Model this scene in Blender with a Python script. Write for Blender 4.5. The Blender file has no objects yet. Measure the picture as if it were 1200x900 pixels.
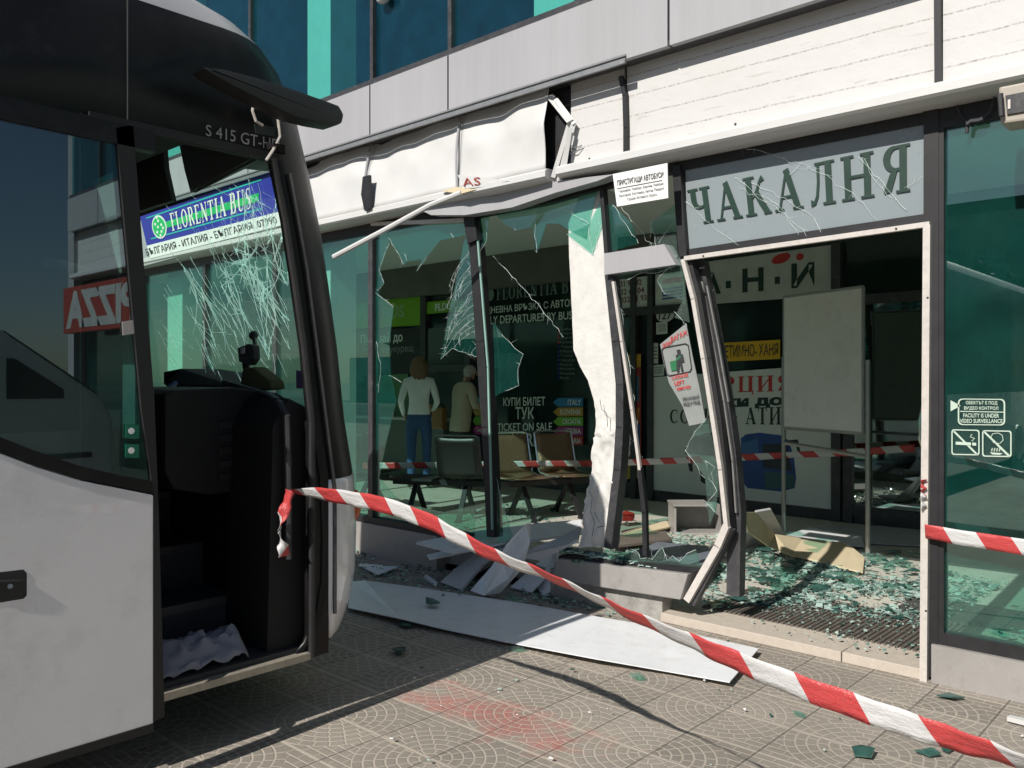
import bpy, bmesh, math, random
from mathutils import noise as mnoise
from mathutils import Vector, Matrix, Euler
random.seed(7)
SC = bpy.context.scene
COL = SC.collection

# ------------------------------------------------------------------ camera, sky, sun, exposure
F_PX, HZ = 990.0, 446.0                       # focal length in photo pixels (1200 wide), horizon row
YAW = math.radians(42.5)
VD = Vector((-math.sin(YAW), math.cos(YAW), 0)); RD = Vector((math.cos(YAW), math.sin(YAW), 0)); UP = Vector((0, 0, 1))
CAM = Vector((0, 0, 1.5))
cd = bpy.data.cameras.new('camera'); cam = bpy.data.objects.new('camera', cd); COL.objects.link(cam)
cam.location = CAM; cam.rotation_euler = (math.radians(90), 0, YAW)
cd.sensor_width = 36; cd.lens = 36 * F_PX / 1200; cd.shift_y = -(450 - HZ) / 1200
cd.clip_start = 0.05; cd.clip_end = 2000
SC.camera = cam

SUN_EL = math.radians(39)
SUN_AZ_X = -0.05                             # the sunlight drifts this far to -X for each metre to +Y
sd = Vector((SUN_AZ_X, 1, -math.tan(SUN_EL))).normalized()
w = bpy.data.worlds.new('World'); SC.world = w; w.use_nodes = True
nt = w.node_tree; nt.nodes.clear()
sky = nt.nodes.new('ShaderNodeTexSky'); sky.sky_type = 'NISHITA'; sky.sun_disc = False
sky.sun_elevation = SUN_EL; sky.sun_rotation = math.atan2(-sd.x, -sd.y)
sky.air_density = 1.0; sky.dust_density = 0.6; sky.ozone_density = 1.5
bg = nt.nodes.new('ShaderNodeBackground'); bg.inputs['Strength'].default_value = 0.06
wo = nt.nodes.new('ShaderNodeOutputWorld')
nt.links.new(sky.outputs[0], bg.inputs[0]); nt.links.new(bg.outputs[0], wo.inputs[0])
sl = bpy.data.lights.new('sun', 'SUN'); sl.energy = 5.0; sl.angle = math.radians(0.5); sl.color = (1.0, 0.95, 0.88)
so = bpy.data.objects.new('sun', sl); COL.objects.link(so); so.location = (0, -20, 20)
so.rotation_euler = sd.to_track_quat('-Z', 'Y').to_euler()
SC.view_settings.view_transform = 'Standard'; SC.view_settings.look = 'None'
SC.view_settings.exposure = 0.06; SC.view_settings.gamma = 1.0; SC.view_settings.use_curve_mapping = False
try:
    SC.cycles.max_bounces = 10; SC.cycles.transparent_max_bounces = 24; SC.cycles.caustics_reflective = False
    SC.cycles.caustics_refractive = False; SC.cycles.sample_clamp_indirect = 6
except Exception: pass

# ------------------------------------------------------------------ measuring helpers (a picture point meets a real plane)
def ray(px, py): return VD + RD * ((px - 600) / F_PX) + UP * ((HZ - py) / F_PX)
def onY(px, py, Y): d = ray(px, py); return CAM + d * (Y / d.y)
def onX(px, py, X): d = ray(px, py); return CAM + d * (X / d.x)
def onZ(px, py, Z): d = ray(px, py); return CAM + d * ((Z - CAM.z) / d.z)
def atd(px, py, D): return CAM + ray(px, py) * D

# ------------------------------------------------------------------ materials
MATS = {}
class NT:
    def __init__(s, name):
        s.m = bpy.data.materials.new(name); s.m.use_nodes = True; s.t = s.m.node_tree; s.t.nodes.clear()
        s.out = s.t.nodes.new('ShaderNodeOutputMaterial')
    def n(s, typ, **kw):
        nd = s.t.nodes.new(typ)
        for k, v in kw.items(): setattr(nd, k, v)
        return nd
    def link(s, a, b): s.t.links.new(a, b)
    def setin(s, sock, v):
        if hasattr(v, 'node'): s.link(v, sock)
        else: sock.default_value = v
    def m_(s, op, a, b=0.0, c=None):
        nd = s.n('ShaderNodeMath', operation=op); s.setin(nd.inputs[0], a); s.setin(nd.inputs[1], b)
        if c is not None: s.setin(nd.inputs[2], c)
        return nd.outputs[0]
    def pos(s):
        return s.n('ShaderNodeNewGeometry').outputs['Position']
    def xyz(s, v):
        nd = s.n('ShaderNodeSeparateXYZ'); s.link(v, nd.inputs[0]); return nd.outputs
    def noise(s, scale, detail=4, rough=0.6, vec=None, dim='3D'):
        nd = s.n('ShaderNodeTexNoise'); nd.inputs['Scale'].default_value = scale
        nd.inputs['Detail'].default_value = detail; nd.inputs['Roughness'].default_value = rough
        s.link(vec if vec is not None else s.pos(), nd.inputs['Vector']); return nd.outputs['Fac']
    def ramp(s, fac, stops):
        nd = s.n('ShaderNodeValToRGB'); e = nd.color_ramp.elements
        while len(e) < len(stops): e.new(0.5)
        for i, (p, c) in enumerate(stops):
            e[i].position = p; e[i].color = (*c, 1) if len(c) == 3 else c
        s.link(fac, nd.inputs[0]); return nd.outputs[0]
    def mix(s, fac, a, b, blend='MIX'):
        nd = s.n('ShaderNodeMix', data_type='RGBA', blend_type=blend)
        s.setin(nd.inputs[0], fac)
        for i, v in ((6, a), (7, b)):
            if hasattr(v, 'node'): s.link(v, nd.inputs[i])
            else: nd.inputs[i].default_value = (*v, 1)
        return nd.outputs[2]
    def bump(s, h, strength, dist=0.01):
        nd = s.n('ShaderNodeBump'); nd.inputs['Strength'].default_value = strength; nd.inputs['Distance'].default_value = dist
        s.link(h, nd.inputs['Height']); return nd.outputs[0]
    def pbr(s, color, rough=0.5, metal=0.0, normal=None, spec=None, coat=0.0):
        p = s.n('ShaderNodeBsdfPrincipled')
        if hasattr(color, 'node'): s.link(color, p.inputs['Base Color'])
        else: p.inputs['Base Color'].default_value = (*color, 1)
        s.setin(p.inputs['Roughness'], rough); p.inputs['Metallic'].default_value = metal
        if spec is not None: p.inputs['Specular IOR Level'].default_value = spec
        if coat: p.inputs['Coat Weight'].default_value = coat; p.inputs['Coat Roughness'].default_value = 0.03
        if normal is not None: s.link(normal, p.inputs['Normal'])
        return p.outputs[0]
    def done(s, sh): s.link(sh, s.out.inputs[0]); return s.m

def mat(name, color, rough=0.5, metal=0.0, var=0.12, scale=6.0, bump=0.0, bscale=60.0, spec=None, coat=0.0, dirt=None):
    """painted / plain surface with uneven colour, a little grain and optional dirt"""
    if name in MATS: return MATS[name]
    q = NT(name)
    nz = q.noise(scale, 5, 0.65)
    lo = tuple(c * (1 - var) for c in color); hi = tuple(min(1, c * (1 + var * 0.6)) for c in color)
    colr = q.ramp(nz, [(0.3, lo), (0.7, hi)])
    if dirt:
        nd = q.noise(scale * 2.7, 8, 0.75)
        msk = q.ramp(nd, [(0.52, (0, 0, 0)), (0.72, (1, 1, 1))])
        colr = q.mix(q.m_('MULTIPLY', msk, dirt[1]), colr, dirt[0])
    r = q.m_('MULTIPLY_ADD', nz, 0.25, rough - 0.12)
    nrm = q.bump(q.noise(bscale, 4, 0.6), bump, 0.004) if bump else None
    MATS[name] = q.done(q.pbr(colr, r, metal, nrm, spec, coat)); return MATS[name]

def glass(name, tint, refl=1.0, base=0.03, rough=0.0, dust_haze=0.0, dcol=(0.6, 0.66, 0.62), gcol=(0.92, 0.97, 0.96)):
    """tinted sheet glass: coloured transmission plus a fresnel mirror"""
    if name in MATS: return MATS[name]
    q = NT(name)
    tr = q.n('ShaderNodeBsdfTransparent'); tr.inputs[0].default_value = (*tint, 1)
    gl = q.n('ShaderNodeBsdfGlossy'); gl.inputs['Roughness'].default_value = rough; gl.inputs[0].default_value = (*gcol, 1)
    g_ = q.n('ShaderNodeNewGeometry'); dt = q.n('ShaderNodeVectorMath', operation='DOT_PRODUCT')
    q.link(g_.outputs['Normal'], dt.inputs[0]); q.link(g_.outputs['Incoming'], dt.inputs[1])
    sch = q.m_('POWER', q.m_('SUBTRACT', 1.0, q.m_('ABSOLUTE', dt.outputs['Value'])), 5.0)      # Schlick, the same from both sides
    f = q.m_('MINIMUM', 1.0, q.m_('MULTIPLY_ADD', sch, 0.9*refl, base + 0.01))
    mx = q.n('ShaderNodeMixShader'); q.link(f, mx.inputs[0]); q.link(tr.outputs[0], mx.inputs[1]); q.link(gl.outputs[0], mx.inputs[2])
    sh = mx.outputs[0]
    if dust_haze:
        df = q.n('ShaderNodeBsdfDiffuse'); df.inputs[0].default_value = (*dcol, 1)
        m2 = q.n('ShaderNodeMixShader')
        q.link(q.m_('MULTIPLY', q.noise(5, 6, 0.7), dust_haze), m2.inputs[0])
        q.link(sh, m2.inputs[1]); q.link(df.outputs[0], m2.inputs[2]); sh = m2.outputs[0]
    MATS[name] = q.done(sh); return MATS[name]

G_FAC = glass('green_sheet_glass', (0.71, 0.935, 0.87), 1.1, 0.105, dust_haze=0.095, dcol=(0.04, 0.34, 0.30))  # teal diffuse haze puts the sunlit green cast into the colour
G_UP = glass('upper_blue_green_glass', (0.60, 0.90, 0.85), 1.0, 0.05, dust_haze=0.12, dcol=(0.02, 0.22, 0.40))  # blue diffuse haze paints the reflected sky's cast into the colour
G_SHARD = glass('green_shard_glass', (0.70, 0.93, 0.87), 1.4, 0.05, 0.02, dust_haze=0.10)
G_BUS = glass('bus_tinted_glass', (0.42, 0.52, 0.48), 1.5, 0.13, dust_haze=0.03, gcol=(0.72, 0.90, 1.0))
G_WIND = glass('windscreen_glass', (0.86, 0.96, 0.92), 0.8, 0.01, dust_haze=0.03)
G_DARK = glass('dark_office_glass', (0.30, 0.42, 0.37), 1.2, 0.05, dust_haze=0.02)
M_PANEL = mat('grey_aluminium_panel', (0.40, 0.40, 0.415), 0.42, 0.0, 0.05, 1.3, dirt=((0.3, 0.29, 0.28), 0.25))
q = NT('streaked_aluminium'); mp_ = q.n('ShaderNodeMapping'); mp_.inputs['Scale'].default_value = (7, 7, 0.35); q.link(q.pos(), mp_.inputs[0])
stk = q.ramp(q.noise(1.6, 6, 0.7, mp_.outputs[0]), [(0.42, (0,)*3), (0.75, (1,)*3)]); big = q.noise(0.9, 3, 0.5)
cc = q.ramp(big, [(0.3, (0.375,0.375,0.39)), (0.7, (0.415,0.415,0.43))]); cc = q.mix(q.m_('MULTIPLY', stk, 0.22), cc, (0.25,0.24,0.23))
M_PANEL = q.done(q.pbr(cc, q.m_('MULTIPLY_ADD', big, 0.2, 0.3), 0, q.bump(big, 0.12, 0.05)))
M_DGREY = mat('dark_grey_profile', (0.050, 0.050, 0.054), 0.4, 0.0, 0.25, 8, dirt=((0.16, 0.15, 0.14), 0.5))
M_BLACK = mat('black_gasket', (0.016, 0.016, 0.018), 0.55, 0.0, 0.3, 12)
M_SHEET = mat('white_sheet_metal', (0.62, 0.62, 0.61), 0.42, 0.0, 0.03, 3, dirt=((0.55, 0.5, 0.44), 0.18))
M_TRIM = mat('pale_trim_profile', (0.62, 0.58, 0.54), 0.4, 0.1, 0.08, 20, dirt=((0.3, 0.27, 0.24), 0.4))
M_PLASTER = mat('broken_white_plaster', (0.68, 0.67, 0.64), 0.85, 0.0, 0.10, 7, 0.5, 60, dirt=((0.40, 0.37, 0.33), 0.35))
M_CONC = mat('rough_concrete', (0.34, 0.33, 0.31), 0.9, 0.0, 0.3, 14, 0.8, 70, dirt=((0.2, 0.18, 0.16), 0.6))
M_SILL = mat('grey_clad_sill', (0.33, 0.315, 0.30), 0.45, 0.0, 0.1, 5, dirt=((0.2, 0.18, 0.16), 0.5))
M_STONE = mat('beige_step_stone', (0.52, 0.46, 0.39), 0.75, 0.0, 0.1, 20, 0.2, 120, dirt=((0.34, 0.3, 0.26), 0.4))
M_FLOOR = mat('hall_floor_tile', (0.62, 0.58, 0.51), 0.35, 0.0, 0.08, 4, dirt=((0.3, 0.27, 0.24), 0.45))
M_CEIL = mat('hall_ceiling_white', (0.82, 0.82, 0.80), 0.8, 0.0, 0.04, 2)
M_WALLD = mat('dark_bulkhead', (0.14, 0.13, 0.115), 0.7, 0.0, 0.2, 3)
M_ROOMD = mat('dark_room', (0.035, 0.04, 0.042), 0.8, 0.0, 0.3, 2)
M_COLW = mat('white_column_paint', (0.82, 0.82, 0.80), 0.7, 0.0, 0.03, 3)
M_BUSW = mat('bus_white_paint', (0.82, 0.82, 0.84), 0.28, 0.0, 0.05, 2.5, 0.0, spec=0.5, coat=0.9, dirt=((0.5, 0.47, 0.43), 0.30))
M_BUSS = mat('bus_silver_paint', (0.55, 0.55, 0.56), 0.35, 0.3, 0.05, 3)
M_BUSK = mat('bus_gloss_black', (0.010, 0.010, 0.011), 0.34, 0.0, 0.3, 3, spec=0.28, dirt=((0.03, 0.03, 0.03), 0.5))
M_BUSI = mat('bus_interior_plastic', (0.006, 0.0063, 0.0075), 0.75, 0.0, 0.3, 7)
M_RUBBER = mat('black_rubber', (0.014, 0.014, 0.015), 0.7, 0.0, 0.3, 14)
M_CHROME = mat('chrome_edge', (0.72, 0.72, 0.70), 0.2, 1.0, 0.05, 20)
M_STEEL = mat('grey_steel_tube', (0.40, 0.40, 0.39), 0.35, 0.6, 0.1, 20)
M_WHITE = mat('white_print', (0.78, 0.79, 0.77), 0.6, 0.0, 0.03, 6)
M_LETW = mat('white_vinyl', (0.80, 0.83, 0.81), 0.6, 0.0, 0.08, 20)
M_INK = mat('dark_ink', (0.03, 0.03, 0.035), 0.6, 0.0, 0.2, 20)
M_GRN = mat('dark_green_vinyl', (0.006, 0.034, 0.022), 0.5, 0.0, 0.15, 10)
M_RED = mat('red_vinyl', (0.55, 0.035, 0.03), 0.5, 0.0, 0.1, 10)
M_YEL = mat('yellow_vinyl', (0.78, 0.47, 0.02), 0.5, 0.0, 0.06, 10)
M_LIME = mat('lime_panel', (0.20, 0.42, 0.02), 0.5, 0.0, 0.08, 4)
M_BLUE = mat('deep_blue_vinyl', (0.035, 0.04, 0.34), 0.4, 0.0, 0.1, 5)
M_TEALL = mat('turquoise_line', (0.03, 0.46, 0.42), 0.5, 0.0, 0.05, 5)
M_EMER = mat('emerald_vinyl', (0.02, 0.48, 0.14), 0.5, 0.0, 0.1, 8)
M_ACM = mat('grey_composite_board', (0.50, 0.51, 0.53), 0.45, 0.0, 0.08, 5, dirt=((0.24, 0.22, 0.2), 0.4))
M_ACW = mat('white_composite_board', (0.82, 0.84, 0.86), 0.4, 0.0, 0.04, 4, dirt=((0.45, 0.42, 0.38), 0.35))
M_CREAM = mat('cream_board', (0.66, 0.56, 0.38), 0.7, 0.0, 0.06, 6, dirt=((0.45, 0.38, 0.28), 0.4))
M_BRONZE = mat('bronze_mesh_seat', (0.33, 0.22, 0.14), 0.38, 0.65, 0.2, 40, 0.6, 400)
M_WBOARD = mat('whiteboard_face', (0.78, 0.78, 0.74), 0.3, 0.0, 0.05, 3, dirt=((0.5, 0.48, 0.42), 0.35))
M_PALEG = mat('pale_poster_film', (0.72, 0.76, 0.73), 0.45, 0.0, 0.05, 4)

# ------------------------------------------------------------------ mesh builder
class MB:
    def __init__(s): s.v = []; s.f = []; s.mi = []; s.cur = 0
    def quad(s, a, b, c, d):
        i = len(s.v); s.v += [Vector(a), Vector(b), Vector(c), Vector(d)]; s.f.append((i, i+1, i+2, i+3)); s.mi.append(s.cur); return s
    def poly(s, pts):
        i = len(s.v); s.v += [Vector(p) for p in pts]; s.f.append(tuple(range(i, i+len(pts)))); s.mi.append(s.cur); return s
    def prism(s, pts, t):
        n = len(pts); i = len(s.v); t = Vector(t)
        s.v += [Vector(p) for p in pts] + [Vector(p) + t for p in pts]
        s.f.append(tuple(range(i, i+n))); s.f.append(tuple(range(i+2*n-1, i+n-1, -1))); s.mi += [s.cur]*2
        for k in range(n):
            j = (k+1) % n; s.f.append((i+j, i+k, i+n+k, i+n+j)); s.mi.append(s.cur)
        return s
    def box(s, x0, x1, y0, y1, z0, z1):
        return s.prism([(x0,y0,z0),(x1,y0,z0),(x1,y0,z1),(x0,y0,z1)], (0, y1-y0, 0))
    def beam(s, p, q, wd, dp, side=(1,0,0)):
        p, q = Vector(p), Vector(q); d = (q-p).normalized(); sd_ = Vector(side); sd_ = (sd_ - d*sd_.dot(d)).normalized(); o = d.cross(sd_)
        a = sd_*wd/2; b = o*dp/2
        return s.prism([p-a-b, p+a-b, p+a+b, p-a+b], q-p)
    def tube(s, pts, r, n=8, cap=True):
        pts = [Vector(p) for p in pts]; rings = []
        rr = r if isinstance(r, (list, tuple)) else [r]*len(pts)
        prev = None
        for k, p in enumerate(pts):
            d = (pts[min(k+1, len(pts)-1)] - pts[max(k-1, 0)]).normalized()
            a = prev if prev is not None else (Vector((0,0,1)) if abs(d.z) < 0.9 else Vector((1,0,0)))
            a = (a - d*a.dot(d)).normalized(); prev = a; b = d.cross(a)
            i = len(s.v); s.v += [p + (a*math.cos(2*math.pi*j/n) + b*math.sin(2*math.pi*j/n))*rr[k] for j in range(n)]; rings.append(i)
        for k in range(len(rings)-1):
            for j in range(n):
                s.f.append((rings[k]+j, rings[k]+(j+1)%n, rings[k+1]+(j+1)%n, rings[k+1]+j)); s.mi.append(s.cur)
        if cap:
            s.f.append(tuple(rings[0]+j for j in range(n-1,-1,-1))); s.f.append(tuple(rings[-1]+j for j in range(n))); s.mi += [s.cur]*2
        return s
    def ball(s, c, r, n=10, m=6):
        c = Vector(c); r = Vector(r) if not isinstance(r, (int, float)) else Vector((r,r,r)); i0 = len(s.v)
        for a in range(m+1):
            ph = math.pi*a/m
            for b in range(n):
                th = 2*math.pi*b/n; s.v.append(c + Vector((r.x*math.sin(ph)*math.cos(th), r.y*math.sin(ph)*math.sin(th), r.z*math.cos(ph))))
        for a in range(m):
            for b in range(n):
                s.f.append((i0+a*n+b, i0+(a+1)*n+b, i0+(a+1)*n+(b+1)%n, i0+a*n+(b+1)%n)); s.mi.append(s.cur)
        return s
    def build(s, name, mats, parent=None, smooth=False, bevel=0.0, weld=False):
        me = bpy.data.meshes.new(name); me.from_pydata([tuple(v) for v in s.v], [], s.f)
        for m in (mats if isinstance(mats, (list, tuple)) else [mats]): me.materials.append(m)
        me.polygons.foreach_set('material_index', s.mi)
        bm = bmesh.new(); bm.from_mesh(me)
        if weld: bmesh.ops.remove_doubles(bm, verts=bm.verts, dist=1e-5)
        bmesh.ops.recalc_face_normals(bm, faces=bm.faces)
        if bevel: bmesh.ops.bevel(bm, geom=[e for e in bm.edges if e.is_manifold and e.calc_face_angle(0) > 0.6], offset=bevel, segments=2, affect='EDGES', profile=0.6)
        bm.to_mesh(me); bm.free()
        if smooth:
            me.polygons.foreach_set('use_smooth', [True]*len(me.polygons))
            try: me.set_sharp_from_angle(angle=math.radians(40))
            except Exception: pass
        o = bpy.data.objects.new(name, me); COL.objects.link(o)
        if parent is not None: attach(o, parent)
        return o

def attach(o, parent):
    o.parent = parent; o.matrix_parent_inverse = world_of(parent).inverted(); return o
def world_of(o):
    m = o.matrix_basis.copy()
    return m if o.parent is None else world_of(o.parent) @ o.matrix_parent_inverse @ m
def tag(o, label=None, cat=None, group=None, kind=None):
    if label: o['label'] = label
    if cat: o['category'] = cat
    if group: o['group'] = group
    if kind: o['kind'] = kind
    return o
def thing(name, label, cat, loc=(0,0,0), group=None):
    o = bpy.data.objects.new(name, None); COL.objects.link(o); o.location = loc; o.empty_display_size = 0.1
    return tag(o, label, cat, group)

# lettering: plain sans from the built-in font, serif capitals from strokes of my own
_fc = {}
def sans(s, bold):
    if (s, bold) in _fc: return _fc[(s, bold)]
    c = bpy.data.curves.new('lettering', 'FONT'); c.body = s; c.offset = bold; c.resolution_u = 3
    o = bpy.data.objects.new('lettering', c); me = bpy.data.meshes.new_from_object(o)
    v = [(p.co.x, p.co.y) for p in me.vertices]; f = [tuple(p.vertices) for p in me.polygons]
    bpy.data.objects.remove(o); bpy.data.meshes.remove(me); bpy.data.curves.remove(c)
    x0 = min(a for a, b in v); x1 = max(a for a, b in v); y0 = min(b for a, b in v); y1 = max(b for a, b in v)
    v = [((a-x0)/(x1-x0), (b-y0)/(y1-y0), 0.0) for a, b in v]
    _fc[(s, bold)] = (v, f); return v, f
TK, TN, SE = 0.19, 0.065, 0.055
def _arc(cx, cy, rx, ry, a0, a1, n=14): return [(cx+rx*math.cos(math.radians(a0+(a1-a0)*i/n)), cy+ry*math.sin(math.radians(a0+(a1-a0)*i/n))) for i in range(n+1)]
def _foot(x, y, hw=0.19): return ([(x-hw, y), (x+hw, y)], SE)
def _stem(x, a=0.0, b=1.0, foot=True, head=True, tk=TK):
    r = [([(x, a), (x, b)], tk)]
    if foot: r.append(_foot(x, a+SE/2))
    if head: r.append(_foot(x, b-SE/2))
    return r
def _bowl(x, cx, cy, rx, ry, left=False):
    pts = _arc(cx, cy, rx, ry, 90, -90) if not left else _arc(cx, cy, rx, ry, 90, 270)
    return [([(x, cy+ry)] + pts + [(x, cy-ry)], [TN] + [TN + (TK-TN)*max(0, math.sin(math.pi*i/14))**1.2 for i in range(15)] + [TN])]
GL = {
 'Ч': (0.80, _stem(0.60) + [([(0.17,1),(0.17,0.66),(0.22,0.53),(0.34,0.46),(0.47,0.47),(0.60,0.54)], [TK,TK,TK*.9,TK*.5,TN,TN]), _foot(0.17,1-SE/2)]),
 'А': (0.88, [([(0.14,0.02),(0.43,0.98)], TN), ([(0.42,1.0),(0.74,0.02)], TK), ([(0.22,0.33),(0.62,0.33)], TN), _foot(0.14,SE/2,.15), _foot(0.74,SE/2,.17)]),
 'К': (0.88, _stem(0.20) + [([(0.28,0.46),(0.44,0.60),(0.56,0.84),(0.68,0.93)], [TN,TN*1.3,TN,TN*2.4]), ([(0.42,0.58),(0.58,0.30),(0.76,0.03)], TK*.95), _foot(0.76,SE/2,.13)]),
 'Л': (0.92, _stem(0.70) + [([(0.40,0.98),(0.39,0.55),(0.34,0.22),(0.26,0.07),(0.14,0.07)], [TN*1.2,TN*1.2,TN*1.2,TN*1.4,TN*2.6]), ([(0.30,1-SE/2),(0.75,1-SE/2)], SE)]),
 'Н': (0.98, _stem(0.21) + _stem(0.77) + [([(0.21,0.51),(0.77,0.51)], TN)]),
 'Я': (0.84, _stem(0.64) + _bowl(0.64, 0.44, 0.735, 0.24, 0.235, True) + [([(0.46,0.50),(0.36,0.38),(0.24,0.10),(0.12,0.04)], [TN,TK*.9,TK,TN])]),
 'F': (0.70, _stem(0.20) + [([(0.20,1-TN/2),(0.62,1-TN/2)], TN), ([(0.61,1),(0.61,0.78)], TN), ([(0.20,0.52),(0.48,0.52)], TN)]),
 'L': (0.70, _stem(0.20) + [([(0.20,TN/2),(0.64,TN/2)], TN), ([(0.63,0),(0.63,0.25)], TN)]),
 'O': (0.92, [(_arc(0.46,0.5,0.34,0.47,0,360,28), [TN + (TK-TN)*abs(math.cos(2*math.pi*i/28))**1.5 for i in range(29)])]),
 'R': (0.86, _stem(0.20) + _bowl(0.20, 0.42, 0.745, 0.21, 0.225) + [([(0.42,0.52),(0.56,0.34),(0.76,0.03)], [TN,TK,TK*.9])]),
 'E': (0.74, _stem(0.20) + [([(0.20,1-TN/2),(0.64,1-TN/2)], TN), ([(0.63,1),(0.63,0.80)], TN), ([(0.20,0.52),(0.50,0.52)], TN), ([(0.20,TN/2),(0.67,TN/2)], TN), ([(0.66,0),(0.66,0.22)], TN)]),
 'N': (0.92, [([(0.18,0),(0.18,1)], TN), ([(0.18,0.98),(0.76,0.04)], TK), ([(0.76,0),(0.76,1)], TN), _foot(0.18,SE/2,.13), _foot(0.76,1-SE/2,.13), ([(0.04,1-SE/2),(0.24,1-SE/2)], SE)]),
 'T': (0.80, _stem(0.40, head=False) + [([(0.06,1-TN/2),(0.74,1-TN/2)], TN), ([(0.07,1),(0.07,0.78)], TN), ([(0.73,1),(0.73,0.78)], TN)]),
 'I': (0.42, _stem(0.21)),
 'B': (0.82, _stem(0.20) + _bowl(0.20, 0.42, 0.76, 0.19, 0.205) + _bowl(0.20, 0.44, 0.28, 0.24, 0.25)),
 'U': (0.92, [([(0.20,1),(0.20,0.35),(0.25,0.14),(0.38,0.05),(0.54,0.05),(0.68,0.14),(0.75,0.35),(0.75,1)], [TK,TK,TK*.9,TN*1.2,TN,TN,TN,TN]), _foot(0.20,1-SE/2), _foot(0.75,1-SE/2,.12)]),
 'S': (0.68, [([(0.56,0.80),(0.50,0.92),(0.36,0.965),(0.20,0.92),(0.14,0.78),(0.20,0.64),(0.36,0.53),(0.52,0.42),(0.58,0.26),(0.52,0.10),(0.34,0.035),(0.18,0.08),(0.11,0.22)], [TN,TN,TN,TN*1.3,TK*.8,TK,TK*.95,TK,TK*.8,TN*1.3,TN,TN,TN])]),
 'С': (0.82, [(_arc(0.46,0.5,0.34,0.465,48,312,22), [TN + (TK-TN)*max(0, -math.cos(math.radians(48+264*i/22)))**1.2 for i in range(23)]), ([(0.69,0.95),(0.69,0.72)], TN*.8), ([(0.69,0.28),(0.69,0.06)], TN*.8)]),
 'Т': (0.80, None), '-': (0.5, [([(0.08,0.42),(0.42,0.42)], 0.10)]), ' ': (0.45, []),
 'О': (0.92, None), 'Ф': (1.0, _stem(0.5) + [(_arc(0.5,0.52,0.36,0.27,0,360,28), [TN + (TK-TN)*abs(math.cos(2*math.pi*i/28))**1.5 for i in range(29)])]),
 'И': (0.96, _stem(0.20) + _stem(0.76) + [([(0.20,0.12),(0.76,0.88)], TN)]),
 'Р': (0.80, _stem(0.20) + _bowl(0.20, 0.42, 0.73, 0.23, 0.24)),
 'Ц': (0.96, _stem(0.20) + _stem(0.74) + [([(0.20,TN/2),(0.88,TN/2)], TN), ([(0.87,0.05),(0.87,-0.17)], TN)]),
}
GL['Т'] = (0.80, GL['T'][1]); GL['О'] = (0.92, GL['O'][1]); GL['A'] = GL['А']
def serif(s):
    v, f, x, k = [], [], 0.0, 0
    for ch in s:
        wd, st = GL[ch]
        for pts, tk in st:
            n = len(pts); tks = tk if isinstance(tk, list) else [tk]*n
            k = (k + 1) % 12; i0 = len(v)
            for i, (a, b) in enumerate(pts):
                p, q = pts[max(i-1,0)], pts[min(i+1,n-1)]
                dx, dy = q[0]-p[0], q[1]-p[1]; L = math.hypot(dx, dy) or 1
                nx, ny = -dy/L*tks[i]/2, dx/L*tks[i]/2
                v += [(x+a+nx, b+ny, k*0.00012), (x+a-nx, b-ny, k*0.00012)]
            for i in range(n-1): f.append((i0+2*i, i0+2*i+1, i0+2*i+3, i0+2*i+2))
        x += wd + (0.13 if ch != ' ' else 0)
    return [(a/x, b, c) for a, b, c in v], f
def letters(s, quad, m, parent=None, name='lettering', off=0.003, bold=0.0, serifs=False):
    """lay the words s on the quad (TL, TR, BR, BL), standing off its surface"""
    TL, TR, BR, BL = [Vector(p) for p in quad]
    v, f = serif(s) if serifs else sans(s, bold)
    nrm = ((BR-BL).cross(TL-BL)).normalized(); mb = MB()
    for a, b, c in v:
        mb.v.append((BL*(1-a) + BR*a)*(1-b) + (TL*(1-a) + TR*a)*b + nrm*(off + c))
    mb.f = [tuple(q) for q in f]; mb.mi = [0]*len(f)
    me = bpy.data.meshes.new(name); me.from_pydata([tuple(p) for p in mb.v], [], mb.f); me.materials.append(m)
    o = bpy.data.objects.new(name, me); COL.objects.link(o)
    if parent is not None: attach(o, parent)
    return o
def pq(Y, *pts): return [onY(x, y, Y) for x, y in pts]
def sub(quad, u0, v0, u1, v1):
    """part of a quad: u left to right, v top to bottom"""
    TL, TR, BR, BL = quad
    g = lambda u, v: (TL*(1-u) + TR*u)*(1-v) + (BL*(1-u) + BR*u)*v
    return [g(u0,v0), g(u1,v0), g(u1,v1), g(u0,v1)]
def plate(name, quad, t, m, parent=None, off=0.0):
    TL, TR, BR, BL = quad; nrm = ((BR-BL).cross(TL-BL)).normalized()
    return MB().prism([p + nrm*off for p in (BL, BR, TR, TL)], -nrm*t).build(name, m, parent)
def sign(name, label, cat, quad, m, t=0.008, group=None):
    o = plate(name, quad, t, m); return tag(o, label, cat, group)
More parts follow.
